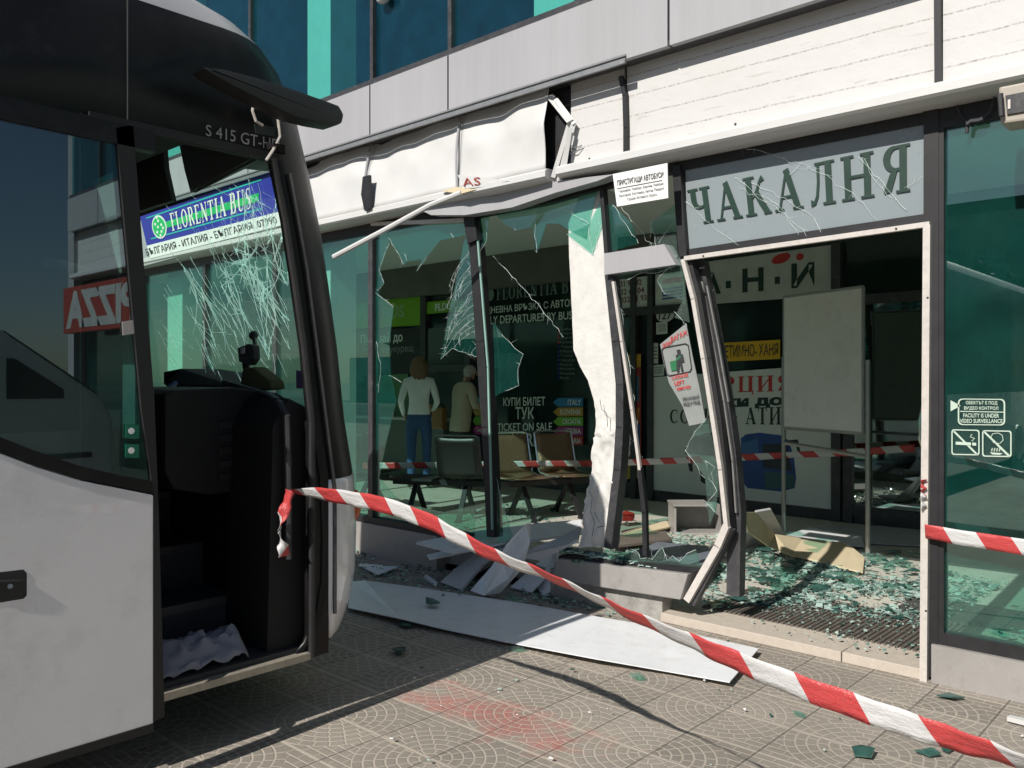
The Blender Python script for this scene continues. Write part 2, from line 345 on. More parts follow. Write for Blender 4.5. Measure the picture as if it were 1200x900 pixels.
def crack_lines(polys, r, parent, name='crack', m=None):
    mb = MB()
    rc = random.Random(len(polys)*7 + int(abs(polys[0][0][0])*1000))
    for p in polys:
        if m is None:
            Q = [Vector(p[0])]
            for a, b in zip(p, p[1:]):
                a, b = Vector(a), Vector(b); L = (b-a).length; n = max(2, int(L/0.035))
                for k in range(1, n+1): Q.append(a.lerp(b, k/n) + (Vector((rc.gauss(0,1), 0, rc.gauss(0,1)))*min(.006, L*.03) if k < n else Vector()))
            mb.tube(Q, [r*rc.uniform(.25,.85) for _ in Q], 4)
            for _ in range(max(1, int(len(Q)*0.35))):
                k = rc.randrange(len(Q)-1); d = (Q[k+1]-Q[k]).normalized(); a = rc.choice((-1,1))*rc.uniform(.4,1.3); L = rc.uniform(.015,.075); b = [Q[k]]
                for t in range(1, 4): aa = a + rc.uniform(-.25,.25); b.append(b[-1] + Vector((d.x*math.cos(aa)-d.z*math.sin(aa), 0, d.x*math.sin(aa)+d.z*math.cos(aa)))*L/3)
                mb.tube(b, [r*.35, r*.3, r*.2, r*.1], 4)
        else: mb.tube(p, r, 4)
    return mb.build(name, m or M_CRACK, parent)
def jag(a, b, n, amp):
    a, b = Vector(a), Vector(b); out = []
    for i in range(n+1):
        t = i/n; j = Vector((random.uniform(-1,1), 0, random.uniform(-1,1)))*amp*(0 if i in (0, n) else 1)
        out.append(a.lerp(b, t) + j)
    return out
M_CRACK = mat('glass_crack_edge', (0.80, 0.92, 0.88), 0.3, 0.0, 0.1, 30)

# ------------------------------------------------------------------ setting: ground and paving
def paving_material():
    q = NT('stamped_fan_paving'); x, y, z = q.xyz(q.pos())
    S = 0.62
    fx = q.m_('SUBTRACT', q.m_('FLOORED_MODULO', q.m_('ADD', x, 2.505+S/2), S), S/2)
    fy = q.m_('SUBTRACT', q.m_('FLOORED_MODULO', q.m_('ADD', y, -2.87+S/2), S), S/2)
    r = q.m_('SQRT', q.m_('ADD', q.m_('MULTIPLY', fx, fx), q.m_('MULTIPLY', fy, fy)))
    W = 0.044
    k = q.m_('FLOOR', q.m_('DIVIDE', r, W)); fr = q.m_('FRACT', q.m_('DIVIDE', r, W))
    th = q.m_('DIVIDE', q.m_('ARCTAN2', fy, fx), 2*math.pi)
    # inside a circle: rings of stones;  outside: straight courses
    nst = q.m_('MULTIPLY', q.m_('ADD', k, 1.0), 4.0)
    fa = q.m_('FRACT', q.m_('ADD', q.m_('MULTIPLY', th, nst), q.m_('MULTIPLY', k, 0.37)))
    edge = lambda f, wd: q.m_('SUBTRACT', 1.0, q.m_('MINIMUM', 1.0, q.m_('DIVIDE', q.m_('MINIMUM', f, q.m_('SUBTRACT', 1.0, f)), wd)))
    ring = edge(fr, 0.15)
    angw = q.m_('DIVIDE', 0.006, q.m_('DIVIDE', q.m_('MULTIPLY', r, 2*math.pi), nst))
    rad = edge(fa, angw)
    circ = q.m_('MAXIMUM', ring, rad)
    fo = q.m_('FRACT', q.m_('DIVIDE', q.m_('ABSOLUTE', fy), W)); course = edge(fo, 0.15)
    fo2 = q.m_('FRACT', q.m_('ADD', q.m_('DIVIDE', fx, 0.075), q.m_('MULTIPLY', q.m_('FLOOR', q.m_('DIVIDE', fy, W)), 0.5)))
    strt = q.m_('MAXIMUM', course, edge(fo2, 0.06))
    ins = q.m_('LESS_THAN', r, 7*W)
    j = q.m_('ADD', q.m_('MULTIPLY', circ, ins), q.m_('MULTIPLY', strt, q.m_('SUBTRACT', 1.0, ins)))
    slabx = q.m_('FRACT', q.m_('DIVIDE', q.m_('ADD', x, 2.505), S/2)); slaby = q.m_('FRACT', q.m_('DIVIDE', q.m_('ADD', y, -2.87), S/2))
    wide = edge(slaby, 0.045); thin = edge(slabx, 0.02)
    grout = q.m_('MAXIMUM', j, wide)
    nz = q.noise(3.0, 6, 0.7); nf = q.noise(90, 3, 0.6)
    slabn = q.n('ShaderNodeTexWhiteNoise', noise_dimensions='2D')
    cmb = q.n('ShaderNodeCombineXYZ'); q.link(q.m_('FLOOR', q.m_('DIVIDE', q.m_('ADD', x, 2.505), S/2)), cmb.inputs[0]); q.link(q.m_('FLOOR', q.m_('DIVIDE', q.m_('ADD', y, -2.87), S/2)), cmb.inputs[1])
    q.link(cmb.outputs[0], slabn.inputs[0])
    base = q.ramp(q.m_('ADD', q.m_('MULTIPLY', nz, 0.6), q.m_('MULTIPLY', slabn.outputs[0], 0.4)), [(0.25, (0.235, 0.210, 0.178)), (0.75, (0.37, 0.33, 0.283))])
    base = q.mix(q.m_('MULTIPLY', nf, 0.30), base, (0.17, 0.155, 0.13))
    gcol = q.ramp(nf, [(0.3, (0.42, 0.37, 0.31)), (0.7, (0.58, 0.515, 0.43))])
    gstr = q.m_('MULTIPLY', grout, q.ramp(q.noise(2.2, 4, 0.6), [(0.3, (0.6,)*3), (0.55, (1,)*3)]))
    col = q.mix(gstr, base, gcol)
    col = q.mix(q.m_('MULTIPLY', thin, 0.8), col, (0.06, 0.055, 0.05))
    # sprayed red paint over the slabs
    d = q.m_('MAXIMUM', q.m_('DIVIDE', q.m_('ABSOLUTE', q.m_('ADD', y, -2.74)), 0.24), q.m_('DIVIDE', q.m_('ABSOLUTE', q.m_('ADD', x, 2.6)), 0.72))
    red = q.m_('MULTIPLY', q.ramp(q.m_('ADD', d, q.m_('MULTIPLY', q.m_('SUBTRACT', q.noise(7, 6, 0.7), 0.5), 2.6)), [(0.35, (1,)*3), (0.75, (0,)*3)]), 0.6)
    red = q.m_('MULTIPLY', red, q.m_('MULTIPLY', q.ramp(q.noise(28, 4, 0.7), [(0.32, (0.15,)*3), (0.6, (1,)*3)]), q.m_('SUBTRACT', 1.0, q.m_('MULTIPLY', grout, 0.6))))
    col = q.mix(red, col, (0.52, 0.10, 0.085))
    dirt = q.ramp(q.noise(1.1, 8, 0.75), [(0.45, (0,)*3), (0.8, (1,)*3)])
    col = q.mix(q.m_('MULTIPLY', dirt, 0.4), col, (0.11, 0.10, 0.085))
    h = q.m_('SUBTRACT', q.m_('MULTIPLY', nf, 0.4), q.m_('MAXIMUM', q.m_('MULTIPLY', grout, 0.8), thin))
    return q.done(q.pbr(col, 0.85, 0, q.bump(h, 0.5, 0.006)))
M_PAVE = paving_material()
M_ASPH = mat('asphalt', (0.055, 0.055, 0.055), 0.9, 0, 0.3, 2, 0.5, 150)
M_EARTH = mat('dry_ground', (0.16, 0.15, 0.12), 0.95, 0, 0.3, 0.3)
tag(MB().quad((-600,-600,-0.16), (600,-600,-0.16), (600,600,-0.16), (-600,600,-0.16)).build('ground', M_EARTH), kind='structure')
tag(MB().box(-60, 60, -26, -9, -0.155, -0.12).build('road', M_ASPH), kind='structure')
tag(MB().box(-60, 60, -9, 30, -0.15, 0.0).build('pavement', M_PAVE), kind='structure')
tag(MB().box(-60, 60, -9.15, -9.004, -0.15, 0.004).build('kerb', M_STONE), kind='structure')

# ------------------------------------------------------------------ the bus station building
YG, YB = 4.55, 8.72                      # plane of the shop-front glass, plane of the office fronts at the back of the hall
ZF = 0.05                                # hall floor
XL, XR = -15.0, 5.9
B = thing('station_building', 'grey and green glass bus station with a smashed ground-floor shop front', 'building', (-4, 4.5, 0))
def part(mb, name, m, parent=None, **k): return mb.build(name, m, parent or B, **k)
def path_beam(px, Y, wd, dp=0.05, mb=None):
    mb = mb or MB(); pts = [onY(x, y, Y) for x, y in px]
    for a, b in zip(pts, pts[1:]): mb.beam(a, b + (b-a).normalized()*0.004, wd, dp, (1, 0, 0))
    return mb
XJ = [-15, -13.1, -11.25, -9.35, -7.44, -5.54, -4.606, -2.70, -0.8, 1.1, 3.0, 4.9, 5.9]
for a, b in zip(XJ, XJ[1:]):
    part(MB().box(a+0.008, b-0.008, 4.32, 4.36, 3.487, 3.925), 'spandrel_panel', M_PANEL)
part(MB().box(XL, XR, 4.362, 4.45, 3.60, 3.93), 'spandrel_backing', M_BLACK)
sf = MB()
sf.box(XL, XR, 4.325, 4.60, 3.49, 3.52)
part(sf, 'overhang_soffit', M_DGREY)
rail = MB()
for z0, z1, y in ((3.455, 3.485, 4.30), (3.50, 3.512, 4.305)): rail.box(XL, -3.0, y, y+0.02, z0, z1)
part(rail, 'drip_rail', M_STEEL)
# upper storey windows
for a, b in zip(XJ, XJ[1:]):
    f = MB(); f.box(a-0.02, a+0.02, 4.335, 4.42, 3.93, 6.6); f.box(a+0.02, b-0.02, 4.335, 4.42, 3.93, 3.975)
    fo = part(f, 'upper_window', M_DGREY)
    MB().box(a+0.02, b-0.02, 4.37, 4.378, 3.975, 6.6).build('pane', G_UP, fo)
up = MB(); up.box(XL, XR, 4.43, 9.0, 3.60, 3.90); up.box(XL, XR, 4.33, 9.0, 6.6, 7.4)
part(up, 'floor_slab', M_PANEL)
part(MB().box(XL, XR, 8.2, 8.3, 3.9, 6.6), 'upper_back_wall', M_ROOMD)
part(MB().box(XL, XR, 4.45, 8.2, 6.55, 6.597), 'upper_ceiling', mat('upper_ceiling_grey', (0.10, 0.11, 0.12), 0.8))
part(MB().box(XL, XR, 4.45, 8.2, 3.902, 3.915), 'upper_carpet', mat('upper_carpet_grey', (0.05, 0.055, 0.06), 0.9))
for cx in (-12.8, -9.85, -6.88, -3.94, -0.9, 2.1, 5.0):
    part(MB().box(cx-0.19, cx+0.19, 4.75, 5.05, 3.93, 6.55), 'upper_column', M_COLW)
lamp = MB().ball(onY(449, -3, 4.31), (0.07, 0.05, 0.05), 14, 8)  # white ball modelled in place of a lamp's reflection in the pane
tag(lamp.build('lamp_reflection_ball', M_SHEET, None, smooth=True), 'small white ball standing in for a lamp reflection in the upper window', 'lamp')
# side and back walls, hall ceiling and floor
for x0, x1, nm in ((XL-0.2, XL, 'end_wall'), (XR, XR+0.2, 'end_wall')): part(MB().box(x0, x1, 4.4, 9.2, 0, 7.4), nm, M_PANEL)
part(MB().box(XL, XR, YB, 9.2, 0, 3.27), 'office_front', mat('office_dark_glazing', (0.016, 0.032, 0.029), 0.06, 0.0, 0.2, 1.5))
part(MB().box(XL, onY(762, 340, 8.6).x, YB-0.12, YB-0.002, 2.80, 3.268), 'bulkhead', M_WALLD)
part(MB().box(XL, XR, 4.62, 9.0, 3.272, 3.34), 'hall_ceiling', M_CEIL)
part(MB().box(XL, XR, 4.60, 9.0, 0.0, ZF), 'hall_floor', M_FLOOR)
part(MB().box(XL, XR, YB-0.05, YB-0.002, ZF+0.001, ZF+0.20), 'office_plinth', M_DGREY)
for cx in (-12.8, -9.85, -6.88, -0.2, 2.1, 5.0):
    part(MB().box(cx-0.19, cx+0.19, 4.75, 5.05, ZF, 3.27), 'hall_column', M_COLW)

# fascia right of the break: bared white lining with lines of old glue
q = NT('bared_fascia_lining'); x, y, z = q.xyz(q.pos())
wob = q.m_('MULTIPLY', q.m_('SUBTRACT', q.noise(5, 4, 0.6), 0.5), 0.018)
ln = q.m_('ABSOLUTE', q.m_('SUBTRACT', q.m_('FRACT', q.m_('DIVIDE', q.m_('ADD', q.m_('ADD', z, wob), q.m_('MULTIPLY', x, 0.012)), 0.128)), 0.5))
lmask = q.m_('MULTIPLY', q.m_('LESS_THAN', ln, 0.035), q.ramp(q.noise(60, 4, 0.7), [(0.40, (0,)*3), (0.62, (1,)*3)]))
vm = q.n('ShaderNodeMapping'); vm.inputs['Rotation'].default_value = (0, math.radians(-50), 0); vm.inputs['Scale'].default_value = (5, 1, 42); q.link(q.pos(), vm.inputs[0])
scr = q.ramp(q.noise(1.0, 3, 0.5, vm.outputs[0]), [(0.66, (0,)*3), (0.72, (1,)*3)])
cc = q.mix(q.m_('MULTIPLY', lmask, 0.75), (0.60, 0.595, 0.585), (0.20, 0.175, 0.15))
cc = q.mix(q.m_('MULTIPLY', scr, 0.34), cc, (0.40, 0.36, 0.32))
cc = q.mix(q.m_('MULTIPLY', q.ramp(q.noise(3, 7, 0.7), [(0.5, (0,)*3), (0.75, (1,)*3)]), 0.16), cc, (0.5, 0.45, 0.4))
M_LINING = q.done(q.pbr(cc, 0.6, 0, q.bump(q.noise(7, 4, 0.6), 0.25, 0.02)))
XBRK = onY(657, 180, 4.45).x
xg1, xg2 = onY(733, 140, 4.45).x, onY(1100, 60, 4.45).x
for a, b in ((XBRK+0.09, xg1-0.012), (xg1+0.012, xg2-0.02), (xg2+0.02, 1.9), (1.93, XR)):
    part(MB().box(a, b, 4.45, 4.47, 2.90, 3.60), 'fascia_lining', M_LINING)
part(path_beam([(728, 90), (733, 112), (734, 150), (734, 191)], 4.43, 0.028, 0.03), 'bent_fascia_strip', M_BLACK)
part(path_beam([(1099, -30), (1100, 105)], 4.435, 0.030, 0.03), 'fascia_strip', M_BLACK)
part(MB().box(XL, XR, 4.475, 4.55, 2.90, 3.60), 'fascia_backing', M_BLACK)
rv = MB(); rr_ = random.Random(2)
for k in range(0, 34, 4):
    X_ = XBRK+.2+ (5.8-XBRK)*k/34 + rr_.uniform(-.05,.05); Z_ = rr_.choice((2.97, 3.22, 3.36)) + rr_.uniform(-.01,.01)
    if min(abs(X_-xg1), abs(X_-xg2)) > .06: rv.tube([(X_,4.452,Z_), (X_,4.446,Z_)], .007, 8)
part(rv, 'rivet_heads', M_DGREY)
# fascia left of the break: buckled white sheets
def buckled(x0, x1, seed):
    mb = MB(); nx, nz = 30, 14; rnd = random.Random(seed); ph = rnd.uniform(0, 6)
    def P(i, j):
        u, v = i/nx, j/nz
        X_ = x0+(x1-x0)*u; g = min(1, max(0, (X_+7.05)/(XBRK+7.05)))          # 0 by the bus, 1 at the break
        tri = lambda t: 2*abs((t % 2)-1)-1; top = 4.485 - 0.085*g**2.2 + 0.022*tri(X_*1.5+.2) + 0.008*tri(X_*4.3)
        y = 4.36*(1-v**.8) + top*v**.8 - (0.022+.018*tri(X_*1.1+.4))*(1-abs(2*v-1)) - 0.012*tri(X_*2.9+1.6*v)*(1-abs(2*v-1)) - 0.006*tri(X_*6.1-2.6*v)*(1-abs(2*v-1))
        zz = 2.925 + v*0.62
        return Vector((x0+(x1-x0)*u, y, zz))
    G = [[P(i, j) for i in range(nx+1)] for j in range(nz+1)]
    base = len(mb.v); mb.v = [p for r in G for p in r]
    for j in range(nz):
        for i in range(nx): k = j*(nx+1)+i; mb.f.append((k, k+1, k+nx+2, k+nx+1)); mb.mi.append(0)
    o = part(mb, 'buckled_fascia_sheet', M_SHEET, smooth=True)
    md = o.modifiers.new('t', 'SOLIDIFY'); md.thickness = 0.003; md.offset = 1
XB1, XB2 = onY(432, 210, 4.40).x, onY(541, 185, 4.40).x
for k, (a, b) in enumerate(((-7.05, XB1-0.002), (XB1+0.002, XB2-0.002), (XB2+0.002, XBRK-0.06), (-15, -10.75))): buckled(a, b, k+3)
for X in (XB1, XB2):
    jc = MB()
    jc.tube([(X-.004*k, 4.36*(1-(k/8)**.8) + (4.485-.085*((X+7.05)/(XBRK+7.05))**2.2)*(k/8)**.8 - .035*math.sin(math.pi*k/8) - .010, 2.93+.60*k/8) for k in range(9)], 0.010, 6)
    part(jc, 'sheet_joint_cover', M_PANEL)
part(MB().prism([onY(425,207,4.32), onY(433,205,4.32), onY(434,244,4.32), onY(427,247,4.32), onY(423,228,4.32)], (0,0.02,0)), 'torn_sheet_edge', M_BLACK)
crump = MB()
for px, wd in (([(644,112),(668,142)],.05), ([(668,142),(648,208)],.03), ([(672,144),(655,212)],.035), ([(651,116),(673,145)],.03), ([(668,150),(660,205)],.03)):
    a, b = [onY(x, y, 4.40+random.uniform(-.03,.03)) for x, y in px]; crump.beam(a, b, wd, 0.006, (0.8, 0.5, 0))
part(crump, 'crumpled_flashing', M_SHEET)
part(MB().box(XBRK-0.05, XBRK+0.08, 4.471, 4.474, 2.92, 3.5), 'torn_gap_backing', M_BLACK)
wires = MB().tube([onY(x, y, 4.43) for x, y in ((667,170),(675,173),(682,170),(676,178),(668,180))], 0.004, 5)
part(wires, 'loose_wire', M_STEEL)
# bottom lip of the fascia and the soffit under it
def lip(x0, x1, bend):
    mb = MB(); n = 24; prof = [(4.36,2.862),(4.345,2.875),(4.345,2.915),(4.37,2.932),(4.45,2.932),(4.45,2.91),(4.56,2.90),(4.56,2.85),(4.44,2.850)]
    rings = []
    for k in range(n+1):
        X = x0+(x1-x0)*k/n; b = bend(X); i = len(mb.v); rings.append(i); mb.v += [Vector((X, y_+b[0], z_+b[1])) for y_, z_ in prof]
    m = len(prof)
    for k in range(n):
        for j in range(m): mb.f.append((rings[k]+j, rings[k]+(j+1)%m, rings[k+1]+(j+1)%m, rings[k+1]+j)); mb.mi.append(0)
    mb.f.append(tuple(rings[0]+j for j in range(m))); mb.f.append(tuple(rings[-1]+j for j in range(m))); mb.mi += [0, 0]
    return mb
part(lip(XBRK+0.04, XR, lambda X: (0, 0)), 'fascia_lip', M_SHEET)
xc = onY(590, 230, 4.4).x
part(lip(XL, XBRK-0.03, lambda X: (-0.05*math.exp(-((X-xc)/0.5)**2), -0.015*math.exp(-((X-xc)/0.45)**2))), 'bent_fascia_lip', M_SHEET)
bulge = MB()
for px in ([(487,243),(525,228),(590,222),(650,212),(720,204),(700,212),(650,226),(600,243),(545,252),(505,252)],):
    bulge.prism([onY(x, y, 4.40) for x, y in px], (0, 0.10, 0.0))
part(bulge, 'sagging_soffit', M_PANEL)
tagged = [onY(x, y, 4.30) for x, y in ((536,205),(560,207),(596,212),(566,219),(545,221))]
hang = tag(MB().prism(tagged, (0, 0.006, 0)).build('torn_letter_panel', M_SHEET), 'torn white scrap with red letters AS hanging over the dented fascia lip', 'torn sign')
letters('AS', pq(4.295, (541,209),(563,207.5),(563,216.5),(543,218.5)), mat('rust_red', (0.30,0.05,0.03), 0.6), hang)
torn = tag(MB().prism([onY(x, y, 4.30) for x, y in ((517,224),(535,219),(558,222),(540,227))], (0, 0.02, 0)).build('torn_board_scrap', M_CREAM), 'small brown torn scrap of board lying on the dented fascia lip', 'scrap')
rod = tag(MB().tube([atd(391,301,6.35), atd(450,270,6.1), atd(505,240,5.95), atd(540,226,5.9)], 0.020, 8).build('hanging_rod', M_SHEET, None, smooth=True), 'thin white rod sticking out of the dented fascia beside the bus', 'rod')

# ------------------------------------------------------------------ shop front: frames, panes and what is left of them
part(MB().box(XL, onY(556,250,YG).x, 4.53, 4.60, 2.765, 2.848), 'head_frame', M_BLACK)
part(path_beam([(556,252),(640,236),(720,214),(795,193)], 4.56, 0.05, 0.07), 'bent_head_frame', M_BLACK)
part(MB().box(-2.90, XR, 4.53, 4.60, 2.79, 2.848), 'head_frame', M_BLACK)
XM1 = onY(437, 400, YG).x
for X in (-13.4, -11.8, -10.2, -8.7, -7.3, XM1):
    part(MB().box(X-0.03, X+0.03, 4.52, 4.60, 0.33, 2.765), 'mullion', M_DGREY)
XP = onY(560, 400, YG).x
part(MB().box(XL, -4.93, 4.50, 4.615, 0, 0.275), 'base_wall', M_SILL)
part(MB().box(XL, -4.60, 4.515, 4.60, 0.277, 0.33), 'sill_frame', M_BLACK)
for a, b in zip((-13.4, -11.8, -10.2, -8.7, -7.3), (-11.8, -10.2, -8.7, -7.3, XM1)):
    part(MB().box(a+0.03, b-0.03, 4.55, 4.558, 0.33, 2.765), 'window_pane', G_FAC)
part(MB().box(XL, -13.43, 4.55, 4.558, 0.33, 2.765), 'window_pane', G_FAC)
# thick bent corner post
pm = path_beam([(553,247),(560,300),(567,400),(574,500),(580,628)], 4.57, 0.085, 0.09)
part(pm, 'bent_post', M_BLACK)
part(path_beam([(551,250),(556,283)], 4.52, 0.11, 0.05), 'post_bracket', M_BLACK)
part(path_beam([(560,280),(572,430),(577,620)], 4.515, 0.016, 0.012), 'glass_edge_strip', mat('pale_green_edge', (0.25, 0.42, 0.36), 0.2))
part(path_beam([(437,263),(552,258)], 4.53, 0.03, 0.05), 'pane_head_strip', M_TRIM)
def shard_pane(px, Y=YG, m=None, cracks=(), nm='broken_pane', r=0.0017):
    o = part(MB().prism([onY(x, y, Y) for x, y in px], (0, 0.008, 0)), nm, m or G_FAC)
    if cracks: crack_lines([[onY(x, y, Y-0.003) for x, y in c] for c in cracks], r, o)
    return o
shard_pane([(441,264),(452,263),(456,285),(444,315),(450,332),(440,343),(461,360),(456,400),(458,440),(464,470),(452,520),(444,560),(470,590),(520,600),(575,588),(577,632),(441,632)],
           cracks=[[(456,285),(444,315),(450,332),(440,343),(461,360)], [(441,400),(446,430),(443,460)], [(456,440),(470,448)]])
shard_pane([(453,264),(550,260),(546,275),(515,282),(499,302),(488,318),(494,304),(477,306),(473,310),(468,299),(455,279)],
           cracks=[[(455,279),(468,299),(473,310)], [(499,302),(488,318)], [(477,306),(474,297)], [(528,273),(532,279)]])
def arc_px(x0, y0, x1, y1, sag, n=7):
    return [(x0+(x1-x0)*t/n + sag*math.sin(math.pi*t/n), y0+(y1-y0)*t/n) for t in range(n+1)]
shard_pane([(553,262),(543,285),(533,335),(526,365),(520,400),(516,421),(530,408),(548,415),(564,419),(563,380),(558,300)],
           cracks=[arc_px(random.Random(k).uniform(552,562), 285+k*8, random.Random(k+50).uniform(522,540), 330+k*6.2, random.Random(k+9).uniform(-9,-2)) for k in range(13)] + [arc_px(553,293,528,352,-6), arc_px(556,310,530,365,-5), arc_px(557,325,533,370,-6), arc_px(559,340,524,400,-8), arc_px(560,352,520,412,-7), arc_px(561,368,519,418,-7),
                   arc_px(562,385,532,407,-4), arc_px(563,402,552,414,-1), [(516,421),(530,408),(548,415),(564,419)]])
shard_pane([(562,254),(573,254),(570,282),(561,296)], cracks=[[(573,254),(570,282),(561,296)]])
shard_pane([(580,250),(702,221),(697,232),(690,262),(687,280),(664,268),(655,262),(640,262),(629,296),(624,266),(604,270),(590,262)],
           cracks=[[(629,296),(627,262),(626,245)], [(580,255),(588,266)], [(604,270),(600,258)], [(690,262),(660,245),(640,250)]])
shard_pane([(664,274),(689,264),(703,236),(706,262),(694,298),(680,287)], m=G_SHARD, cracks=[[(664,274),(680,287),(694,298),(706,262)], [(694,298),(690,266)]])
shard_pane([(578,378),(588,392),(603,408),(613,415),(607,432),(608,452),(592,458),(580,464)], 4.57, cracks=[[(588,392),(603,408),(613,415),(607,432),(608,452),(592,458)], [(578,300),(620,345),(660,395)]])
shard_pane([(582,560),(592,600),(602,636),(583,636)], cracks=[[(582,560),(592,600),(602,636)]])
# white plastered column, its lower half broken open
def plaster_column():
    Lp = [(697,222),(680,228),(666,262),(667,300),(670,360),(672,410),(680,430),(689,446),(696,470),(699,500),(695,520),(690,560),(684,600),(679,641)]
    Rp = [(709,219),(710,230),(712,262),(713,300),(716,350),(719,400),(721,430),(722,446),(724,470),(726,500),(726,520),(723,560),(719,600),(713,641)]
    mb = MB(); rnd = random.Random(4); nu = 18
    rows = []
    for k in range(len(Lp)-1):
        for t in range(9):
            f_ = t/9; rows.append((Lp[k][0]+(Lp[k+1][0]-Lp[k][0])*f_, Lp[k][1]+(Lp[k+1][1]-Lp[k][1])*f_, Rp[k][0]+(Rp[k+1][0]-Rp[k][0])*f_))
    rows.append((Lp[-1][0], Lp[-1][1], Rp[-1][0])); idx = []
    for r_, (xl, yy, xr) in enumerate(rows):
        rough = 0.0 if yy < 470 else min(1, (yy-470)/40)
        row = []
        for i in range(nu+1):
            u = i/nu; xx = xl+(xr-xl)*u + (rnd.uniform(-.9,.9)*rough + 1.1*rough*mnoise.noise(Vector((yy*.07, i*3.1, 2))) if i in (0, nu) else 0)
            p = onY(xx, yy, 4.56 + 0.0); nz_ = mnoise.noise(Vector((p.x*7, p.z*5, 1.3))) + .5*mnoise.noise(Vector((p.x*19, p.z*15, 4))) + .25*mnoise.noise(Vector((p.x*50, p.z*45, 7)))
            st_ = math.floor(nz_*4)/4; p.y += rough*(0.016*nz_ + 0.020*st_) + .0015*rnd.uniform(-1,1)
            row.append(p)
        i0 = len(mb.v); mb.v += row; mb.v += [p + Vector((0, 0.11, 0)) for p in (row[0], row[-1])]; idx.append(i0)
    for a, b in zip(idx, idx[1:]):
        for i in range(nu): mb.f.append((a+i, a+i+1, b+i+1, b+i)); mb.mi.append(0)
        mb.f.append((a, b, b+nu+1, a+nu+1)); mb.f.append((a+nu, a+nu+2, b+nu+2, b+nu)); mb.f.append((a+nu+1, b+nu+1, b+nu+2, a+nu+2)); mb.mi += [0]*3
    o = part(mb, 'broken_column', M_PLASTER, smooth=True)
    crack_lines([[onY(x, y, 4.515) for x, y in c] for c in ([(703,468),(705,480),(711,484),(712,500)], [(690,575),(694,583),(692,600),(697,612),(694,628)], [(700,618),(709,616),(715,622)], [(697,600),(702,612)])], 0.0022, o, 'plaster_crack', M_INK)
plaster_column()
part(path_beam([(707,222),(713,300)], 4.53, 0.03, 0.05), 'bent_mullion', M_BLACK)
part(path_beam([(717,322),(725,400),(730,450),(730,500),(727,550),(716,641)], 4.58, 0.06, 0.08), 'bent_jamb', M_DGREY)
part(path_beam([(719,330),(729,400),(741,480),(750,550)], 4.52, 0.020, 0.02), 'bent_glazing_bead', M_TRIM)
part(path_beam([(750,548),(756,600),(757,650)], 4.53, 0.032, 0.03), 'bent_glazing_bead', M_BLACK)
part(MB().prism(pq(4.50, (708,297),(778,286),(792,310),(708,322)), (0, 0.06, 0)), 'bent_transom', M_PANEL)
jg = [(721 + 29*t/16 + random.uniform(1.0,4.5), 335 + t*13.2) for t in range(17)]
shard_pane([(720,335),(729,400),(741,480),(749,545)] + jg[::-1][1:], m=G_SHARD, cracks=[jg])
shard_pane([(710,322),(790,312),(770,320),(752,319),(735,328)], m=G_SHARD, cracks=[[(790,312),(770,320),(752,319),(735,328)]])
shard_pane([(762,262),(790,240),(794,300),(787,316),(770,290)], m=G_SHARD, cracks=[[(762,262),(770,290),(787,316)], [(790,258),(772,285)], [(728,243),(750,270),(775,303)], [(764,250),(762,278)]])
shard_pane([(712,240),(718,240),(740,262),(748,285),(712,296)], m=G_FAC, cracks=[[(718,240),(748,285)]])
shard_pane([(770,330),(797,300),(803,340),(808,378),(790,372),(800,352),(780,345)], m=G_SHARD, cracks=[[(797,300),(770,330),(780,345)], [(790,365),(805,382)]])
shard_pane([(828,490),(836,520),(843,560),(838,600),(831,615),(826,560),(803,528),(815,505)], m=G_SHARD, cracks=[[(828,490),(815,505),(803,528),(826,560)], [(826,540),(838,548),(830,560),(840,575),(828,590),(838,600)]])
shard_pane([(441,600),(470,590),(520,600),(556,594),(556,632),(441,632)], 4.562, cracks=[[(470,590),(480,612),(476,630)], [(520,600),(508,615),(512,632)]])
low = [(680, 657)]
while low[-1][0] < 812: low.append((low[-1][0] + random.uniform(1.5, 11), random.choice((655, 652, 648, 642, 656)) + random.uniform(-4, 2)))
shard_pane([(681,663)] + low + [(822,668)], 4.54, G_SHARD, cracks=[low])
# sill under the side light
sm = MB(); sm.prism([onY(653,655,4.46), onY(806,673,4.46), onY(797,703,4.46), onY(646,679,4.46)], (0, 0.18, 0))
part(sm, 'side_light_sill', M_SILL, bevel=0.006)
part(MB().box(-3.78, -2.87, 4.52, 4.64, 0, 0.19), 'side_light_base', M_CONC)
part(MB().prism(pq(4.50, (655,651),(700,655),(822,667),(808,673),(700,662),(653,657)), (0, 0.10, 0)), 'sill_cap', M_BLACK)
part(MB().box(-4.93, -3.78, 4.60, 4.70, 0, 0.16), 'broken_base', M_CONC)
# door: bent left jamb, lintel, straight right jamb
part(path_beam([(795,195),(803,300)], 4.53, 0.055, 0.06), 'door_jamb_upper', M_BLACK)
part(path_beam([(807,303),(819,345),(832,420),(843,490),(850,555),(854,617)], 4.56, 0.06, 0.07), 'bent_door_jamb', M_BLACK)
part(path_beam([(801,304),(813,350),(825,420),(836,490),(845,550),(852,617)], 4.505, 0.026, 0.03), 'bent_door_trim', M_TRIM)
part(path_beam([(852,616),(842,640),(806,703)], 4.505, 0.042, 0.035), 'bent_door_trim', M_TRIM)
part(path_beam([(856,618),(846,642),(812,706)], 4.545, 0.05, 0.05), 'bent_door_jamb', M_DGREY)
part(path_beam([(820,308),(834,380),(848,460),(858,530),(864,600),(862,696)], 4.64, 0.085, 0.07), 'bent_door_post', M_DGREY)
part(path_beam([(823,330),(836,400),(849,470),(859,540),(863,600)], 4.585, 0.010, 0.02), 'bent_door_bead', M_STEEL)
